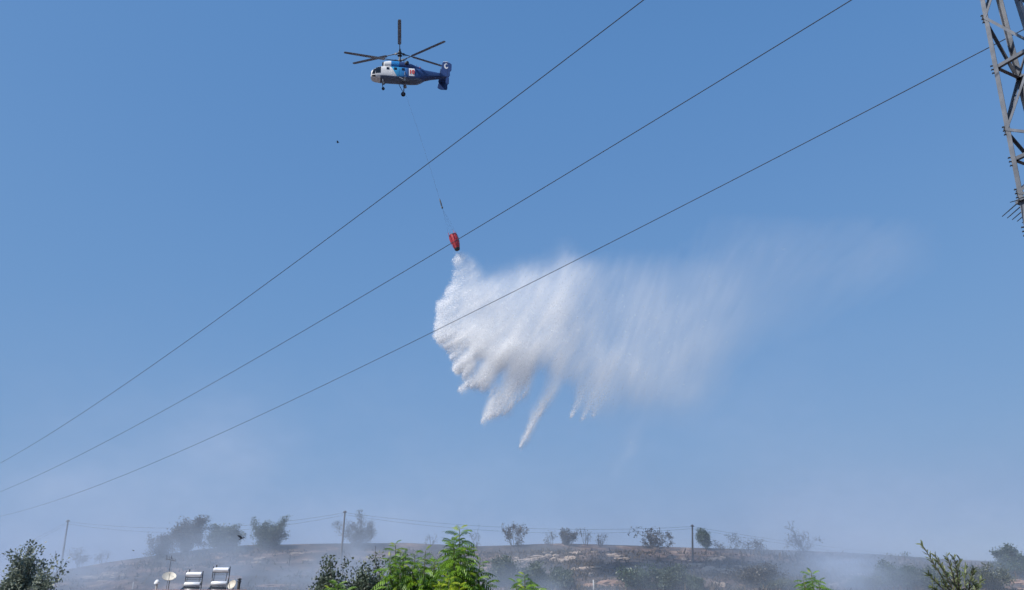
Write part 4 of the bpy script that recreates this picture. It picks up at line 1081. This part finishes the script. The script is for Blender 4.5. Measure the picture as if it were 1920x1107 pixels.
for k, (px, pt, pb, w, lf, lab) in enumerate([
    (945, 1044, 1100, 52, L_GREY, "grey green bush close behind the bright green tree"), (1000, 1056, 1104, 60, L_GREY, "broad grey green bush behind the small bright tip"), (1050, 1064, 1104, 54, L_GREY, "hazy bush on the slope right of the small bright tip"),
    (1195, 1060, 1106, 66, L_DARK, "leafy dark bush left of the pair below the sparse tree"), (1255, 1060, 1106, 62, L_GREY, "leafy bush right of the pair below the sparse tree"), (1300, 1080, 1107, 44, L_GREY, "low bush at the foot of the upright pole"),
    (1420, 1058, 1100, 80, L_SMOKED, "wide burnt bush half lost in smoke on the slope"), (1465, 1086, 1107, 60, L_OLIVEBUSH, "low dusty bush left of the small green sprig"), (1685, 1050, 1100, 84, L_DARK, "dark smoky bush left of the olive branch"), (1740, 1062, 1106, 70, L_GREY, "grey bush behind the olive branch"), (1620, 1080, 1106, 56, L_OLIVEBUSH, "dusty low bush right of the small green sprig"),
    (1850, 1058, 1106, 84, L_OLIVEBUSH, "pale olive green bush on the slope near the right edge"), (700, 1082, 1106, 50, L_OLIVEBUSH, "dusty low bush between the grey green trees and the bright one")]):
    ridge_tree(px, pt, w, 40 + k, lab, lf, pbase=pb, name="hillside_bush", group=SB, leaves=3740, size=.15, stems=5, dense=.8, cat="bush", upright=.5)
# nearer trees
def near_tree(px, ptop, wpx, Y, seed, label, leaf_m, **kw):
    x = at(px, 1060, Y).x; b = hz(x, Y); mpp = Y * CP / F_PX * 1.02
    return tree(kw.pop("name", "leafy_tree"), (x, Y, b - .05), at(px, ptop, Y).z - b, wpx * mpp, seed, label, kw.pop("group", "grey green trees in the valley"), leaf_m, **kw)
near_tree(35, 1028, 90, 62, 60, "grey green bushy tree with upright shoots at the left edge", L_HAZED, leaves=9000, size=.15, stems=8, dense=1.2, upright=1.1, jit=.2)
near_tree(88, 1050, 56, 60, 61, "smaller grey green tree with ragged shoots beside the leftmost one", L_HAZED, leaves=5000, size=.14, stems=6, dense=.8, upright=1.2, jit=.2)
near_tree(618, 1056, 92, 52, 62, "dark grey green tree with knobbly crown left of its twin", L_GREY, leaves=9000, size=.12, stems=6, dense=2.4, jit=.24)
near_tree(690, 1049, 92, 52, 63, "dark grey green tree with knobbly crown next to the bright one", L_GREY, leaves=9500, size=.12, stems=6, dense=2.2, jit=.24)

# ---- foreground trees with long feathered leaves
def feather_leaf(seed, L=.60, pairs=7):
    rg_ = np.random.default_rng(seed); V_, F_ = [], []
    pts_ = [Vector((L * t_, 0, .10 * L * math.sin(t_ * 2.6) - .40 * L * t_ ** 2.2)) for t_ in np.linspace(0, 1, 9)]
    m = MB(); m.tube(pts_, list(np.linspace(.007, .002, 9)), 3, cap=False)
    for k in range(pairs * 2 + 1):
        t_ = .18 + .80 * (k // 2) / pairs if k < pairs * 2 else 1.0
        i0 = min(7, int(t_ * 8)); p = pts_[i0].lerp(pts_[i0 + 1], t_ * 8 - i0); tg = (pts_[i0 + 1] - pts_[i0]).normalized()
        sd = 1 if k % 2 else -1
        l_ = .20 * (1 - .35 * abs(t_ - .45)) * rg_.uniform(.85, 1.1)
        d = tg if k == pairs * 2 else (tg * .45 + Vector((0, sd * .72, -.55 * rg_.uniform(.6, 1.3)))).normalized()
        w_ = d.cross(Vector((0, 0, 1))); w_ = (w_.normalized() if w_.length > .1 else Vector((1, 0, 0))) * l_ * .125
        dn = Vector((0, 0, -1)) * l_ * .10
        q0, q1, q2, q3 = p, p + d * l_ * .35, p + d * l_ * .7 + dn * .6, p + d * l_ + dn * 1.8
        m.add([q0, q1 + w_, q1 - dn * .0 - Vector((0, 0, .006)), q1 - w_, q2 + w_ * .75, q2 - Vector((0, 0, .004)), q2 - w_ * .75, q3],
              [(0, 2, 1), (0, 3, 2), (1, 2, 5, 4), (2, 3, 6, 5), (4, 5, 7), (5, 6, 7)])
    me = bpy.data.meshes.new("leaf"); me.from_pydata(m.v, [], m.f); me.update(); return me
leaf_a = []
for mt in (L_BRIGHT, L_YOUNG):
    row = []
    for s_ in range(4):
        me = feather_leaf(s_ + 1); me.materials.append(mt); row.append(me)
    leaf_a.append(row)
def feather_tree(base_px, Y, shoots, label, seed, fork=.5):
    """shoots: (tip px, tip py, number of leaves, leaf scale, young?, metres of leafy shoot)"""
    rg_ = np.random.default_rng(seed)
    x = at(base_px, 1060, Y).x; b = hz(x, Y); e = empty("feather_leaved_tree", (x, Y, b - .05)); tag(e, label, "tree", "bright green trees close to the viewer")
    o0 = Vector(e.location); m = MB(); tw = MB(); leaves = []
    topz = max(at(s_[0], s_[1], Y).z for s_ in shoots) - o0.z
    fk = Vector((0, 0, topz * fork)); m.tube([(0, 0, -.2), (.03, 0, fk.z * .5), fk], [.11, .09, .07], 8)
    more = []
    for (px, py, nl, sc_, yg, ln) in shoots:               # side shoots that fill the crown
        for q_ in range(3):
            more.append((px + rg_.uniform(-20, 20), py + rg_.uniform(20, 48), max(7, nl - 3), sc_ * .95, yg, ln * .8))
    for k, (px, py, nl, sc_, yg, ln) in enumerate(list(shoots) + more):
        tip = at(px, py, Y + rg_.uniform(-.7, .7) - (1.3 if yg else 0)) - o0
        tip.z -= .12
        mid = fk.lerp(tip, .55) + Vector((0, 0, -.25)) ; low = tip + Vector(((mid.x - tip.x) * .15, (mid.y - tip.y) * .15, -ln))
        m.tube([fk - Vector((0, 0, .05)), fk.lerp(low, .5) + Vector((0, 0, .12)), low], [.05, .035, .022], 6)
        tw.tube([low, low.lerp(tip, .5), tip], [.022, .016, .008], 5)
        a0 = rg_.uniform(0, 6.28)
        for q_ in range(nl):
            t_ = q_ / max(1, nl - 1); p = low.lerp(tip, t_)
            el = R(-10 + 60 * t_ ** 1.6 + rg_.normal(0, 9)); az = a0 + q_ * 2.4 + rg_.normal(0, .25)
            s2 = sc_ * (1.05 - .55 * t_ ** 2) * rg_.uniform(.85, 1.12)
            leaves.append((p, az, el, s2, yg or (t_ > .93 and rg_.random() < .6)))
    m.build("trunk", M_GREENBARK, e, smooth=True)
    cr = tw.build("crown", M_GREENBARK, e, smooth=True)
    for p, az, el, s2, yg in leaves:
        o = bpy.data.objects.new("leaf", leaf_a[1 if yg else 0][int(rg_.integers(0, 4))]); col.objects.link(o); o.parent = cr
        o.location = p; o.rotation_euler = (Matrix.Rotation(az, 3, "Z") @ Matrix.Rotation(-el, 3, "Y") @ Matrix.Rotation(rg_.normal(0, .25), 3, "X")).to_euler(); o.scale = (s2,) * 3
    return e
feather_tree(858, 24.0, [(862, 985, 30, 1.0, 0, 1.2), (864, 1030, 14, 1.0, 0, .9), (838, 1052, 12, .95, 0, .7), (900, 1046, 13, .9, 0, .7), (908, 1078, 12, .95, 0, .7), (880, 1070, 12, 1.0, 0, .7), (842, 1076, 16, .72, 1, .6), (826, 1090, 14, .7, 1, .5), (862, 1092, 12, .75, 1, .5), (895, 1096, 10, .9, 0, .5), (850, 1062, 10, .9, 0, .5)],
             "tallest bright green tree with long feathery leaves in the bottom centre", 71)
feather_tree(778, 25.5, [(742, 1014, 16, .85, 0, .8), (757, 1032, 12, .9, 0, .7), (778, 1034, 13, .9, 0, .8), (798, 1026, 13, .9, 0, .8), (815, 1046, 12, .95, 0, .7), (745, 1060, 12, .95, 0, .7), (770, 1060, 14, 1.0, 0, .8), (795, 1064, 14, 1.0, 0, .8), (815, 1080, 12, 1.0, 0, .6), (758, 1086, 14, 1.0, 0, .7), (785, 1090, 14, 1.0, 0, .7), (740, 1102, 8, .7, 1, .5), (805, 1100, 12, .9, 0, .5)],
             "bushy bright green tree with feathery leaves, left of the tallest one", 72)
feather_tree(635, 23.0, [(634, 1088, 20, .8, 0, .6), (620, 1098, 12, .75, 0, .5), (650, 1096, 12, .75, 0, .5)], "bright green tree tip in front of the dark knobbly trees", 73)
feather_tree(985, 23.0, [(984, 1071, 24, .80, 0, .8), (968, 1086, 14, .80, 0, .6), (1001, 1088, 14, .80, 0, .6), (984, 1096, 14, .8, 0, .5)], "small bright green tree tip right of the tallest bright tree", 74)
feather_tree(1520, 23.0, [(1520, 1066, 24, .74, 0, .8), (1506, 1080, 14, .74, 0, .6), (1534, 1082, 14, .74, 0, .6), (1520, 1098, 12, .7, 0, .5), (1500, 1102, 8, .6, 0, .4), (1540, 1104, 8, .6, 0, .4)], "lone bright green sprig standing before the smoky slope", 75)

# ---- olive branches close by
OY = 9.5
x = at(1790, 1060, OY).x; b = hz(x, OY)
olive = empty("olive_tree", (x, OY, b - .02)); tag(olive, "olive tree with slim grey green leaves reaching up near the right edge", "tree")
rg_ = np.random.default_rng(90); o0 = Vector(olive.location); m = MB(); LP, LD = [], []
fk = at(1805, 1190, OY) - o0
m.tube([(.02, 0, -.2), (0, .02, fk.z * .5), fk], [.10, .075, .045], 8)
for bx_, by_, tx_, ty_ in ((1790, 1120, 1727, 1018), (1795, 1120, 1752, 1040), (1798, 1120, 1775, 1042), (1800, 1120, 1788, 1044), (1802, 1120, 1800, 1048), (1790, 1125, 1740, 1075), (1812, 1120, 1810, 1062), (1815, 1125, 1826, 1066), (1820, 1130, 1842, 1085), (1780, 1130, 1748, 1100), (1806, 1120, 1765, 1060), (1800, 1125, 1783, 1070), (1812, 1125, 1822, 1090), (1795, 1130, 1765, 1090), (1805, 1130, 1800, 1080), (1818, 1130, 1835, 1100)):
    dy = rg_.uniform(-.35, .35); a_ = at(bx_, by_, OY + dy * .3) - o0; c = at(tx_, ty_, OY + dy) - o0
    mid = a_.lerp(c, .5) + Vector((rg_.normal(0, .03), rg_.normal(0, .03), .02))
    m.tube([fk, a_, mid, c], [.02, .010, .006, .003], 5)
    n = 62
    for k in range(n):
        t_ = (k + rg_.random()) / n; p = (a_.lerp(mid, t_ * 2) if t_ < .5 else mid.lerp(c, t_ * 2 - 1))
        d = (c - a_).normalized(); sd = Vector(rg_.normal(size=3)); sd = (sd - d * sd.dot(d)).normalized()
        LP.append(p); LD.append(d * rg_.uniform(.55, 1.1) + sd * rg_.uniform(.35, .9))
m.build("trunk", M_BARK, olive, smooth=True)
P = np.array(LP); d = np.array(LD); d /= np.linalg.norm(d, axis=1)[:, None]; n = len(P)
r1 = rg_.normal(size=(n, 3)); xw = np.cross(d, r1); xw /= np.linalg.norm(xw, axis=1)[:, None]
ll = (.062 * rg_.uniform(.7, 1.25, n))[:, None]; wl = ll * .11
V_ = np.stack([P, P + d * ll * .35 + xw * wl, P + d * ll * .7 + xw * wl * .85, P + d * ll, P + d * ll * .7 - xw * wl * .85, P + d * ll * .35 - xw * wl], 1).reshape(-1, 3)
cm = np_mesh("crown", V_, np.arange(6 * n).reshape(n, 6)); cr = link_mesh(cm, "crown", L_OLIVE, olive); cr["kind"] = "stuff"

# ------------------------------------------------------------------ birds
M_BIRD = paint("black_feathers", (.012, .012, .014), .6, 0, .2, 6.0)
def bird(px, py, Y, s_, rot, flap, label):
    e = at(px, py, Y); m = MB()
    # one closed skin: body rings from beak to tail, wings drawn out of the shoulder rings
    rings = [(.50, .01), (.42, .035), (.33, .06), (.22, .075), (.05, .095), (-.12, .085), (-.28, .05), (-.40, .05), (-.52, .06)]
    n = 8; flat = [1, 1, 1, 1, 1, 1, .8, .35, .12]
    for (x, r_), fl in zip(rings, flat):
        for k in range(n):
            a_ = 2 * math.pi * k / n; m.v.append((x, r_ * math.cos(a_) * (1 if x > -.3 else 1.6), r_ * math.sin(a_) * fl))
    for a_ in range(len(rings) - 1):
        for k in range(n):
            if a_ in (3, 4) and k in (7, 3): continue
            q_ = (k + 1) % n; m.f.append((a_ * n + k, a_ * n + q_, (a_ + 1) * n + q_, (a_ + 1) * n + k))
    m.f.append(tuple(range(n))[::-1]); e0 = (len(rings) - 1) * n; m.f.append(tuple(e0 + k for k in range(n)))
    for sd, k0, k1 in ((1, 7, 0), (-1, 4, 3)):
        base_ = [3 * n + k0, 4 * n + k0, 5 * n + k0, 5 * n + k1, 4 * n + k1, 3 * n + k1]
        prev = base_
        for t_, x0, x1, th in ((.30, .24, -.16, .022), (.62, .20, -.20, .014), (1.0, -.06, -.22, .004)):
            y = sd * (.06 + .62 * t_); z = .62 * t_ * math.tan(R(flap)) * (1 - .2 * t_); ring_ = []
            for xx, zz in ((x0, -th), ((x0 + x1) / 2, -th), (x1, -th), (x1, th), ((x0 + x1) / 2, th * 1.4), (x0, th)):
                m.v.append((xx, y, z + zz)); ring_.append(len(m.v) - 1)
            for k in range(6):
                q_ = (k + 1) % 6; m.f.append((prev[k], prev[q_], ring_[q_], ring_[k]))
            prev = ring_
        m.f.append(tuple(prev))
    o = m.build("bird", M_BIRD, smooth=True); o.location = e; o.scale = (s_,) * 3; o.rotation_euler = [R(k) for k in rot]
    tag(o, label, "bird", "birds in the sky")
bird(453, 1010, 40, .32, (20, -25, 60), 35, "black bird flapping just above the ridge next to the round tree")
bird(633, 267, 95, .50, (0, 5, 10), 12, "tiny dark bird gliding alone in open sky below the helicopter")
bird(250, 1033, 90, .28, (10, 0, 40), 25, "speck of a bird low over the ridge left of the ragged tree")

# ------------------------------------------------------------------ smoke over the hill
slo, shi = np.array([-105., 86., 3.]), np.array([105., 145., 45.])
sd = (160, 40, 52)
sx_, sy_, sz_ = (np.linspace(a_, b_, n) for a_, b_, n in zip(slo, shi, sd))
SX, SY, SZ = np.meshgrid(sx_, sy_, sz_, indexing="ij")
spx, spy = to_px(SX, SY, SZ)
gh = height(SX[:, :, 0], SY[:, :, 0])[:, :, None]
ag = SZ - gh                                             # height above the slope
n1 = grf((160, 64, 128), 1.9, 31)[:, :40, :52]; n2 = grf((160, 64, 128), 1.2, 32)[:, :40, :52]
nz_ = np.exp(.70 * n1 + .35 * n2); nz_ /= nz_.mean()
low_amt = np.interp(spx, [-100, 0, 120, 250, 330, 430, 560, 660, 740, 850, 1000, 1130, 1200, 1320, 1420, 1520, 1600, 1680, 1780, 1920], [.45, .55, .75, .9, 1.05, 1.1, 1.05, 1.15, .95, .82, .80, .95, .85, .75, .85, .92, .80, .58, .42, .32])
base = low_amt * (.75 * np.exp(-np.clip(ag, 0, None) / 3.6) + .25 * np.exp(-np.clip(ag, 0, None) / 11.0)) * sstep(-.6, .2, ag)
def puff(px, py, rx, ry, a_):
    return a_ * np.exp(-((spx - px) / rx) ** 2 - ((spy - py) / ry) ** 2) * np.exp(-((SY - 112) / 16) ** 2)
plumes = (puff(470, 870, 120, 110, .13) + puff(400, 800, 90, 60, .07) + puff(150, 930, 190, 70, .10) + puff(600, 960, 120, 50, .12) + puff(665, 1040, 22, 45, .8) + puff(690, 1000, 60, 40, .25) + puff(1150, 980, 60, 75, .12) + puff(1140, 1030, 22, 34, .5)
          + puff(1540, 1062, 70, 22, .65) + puff(1450, 1020, 80, 30, .20) + puff(850, 900, 160, 70, .06) + puff(340, 1020, 120, 30, .25) + puff(740, 1020, 60, 25, .15))
sden = (base + plumes * sstep(-.6, .4, ag)) * nz_
sden[sden < .004] = 0
for ax in range(3):
    ix = [slice(None)] * 3
    for kk in (0, -1): ix[ax] = kk; sden[tuple(ix)] = 0
M_SMOKE = volume_mat("pale_blue_smoke", (.69, .785, .92), .052, .0)
smoke = voxel_volume("smoke", sden, tuple(slo), tuple(shi), M_SMOKE)
tag(smoke, "thin pale blue smoke drifting over the burnt ridge", "smoke", kind="stuff")
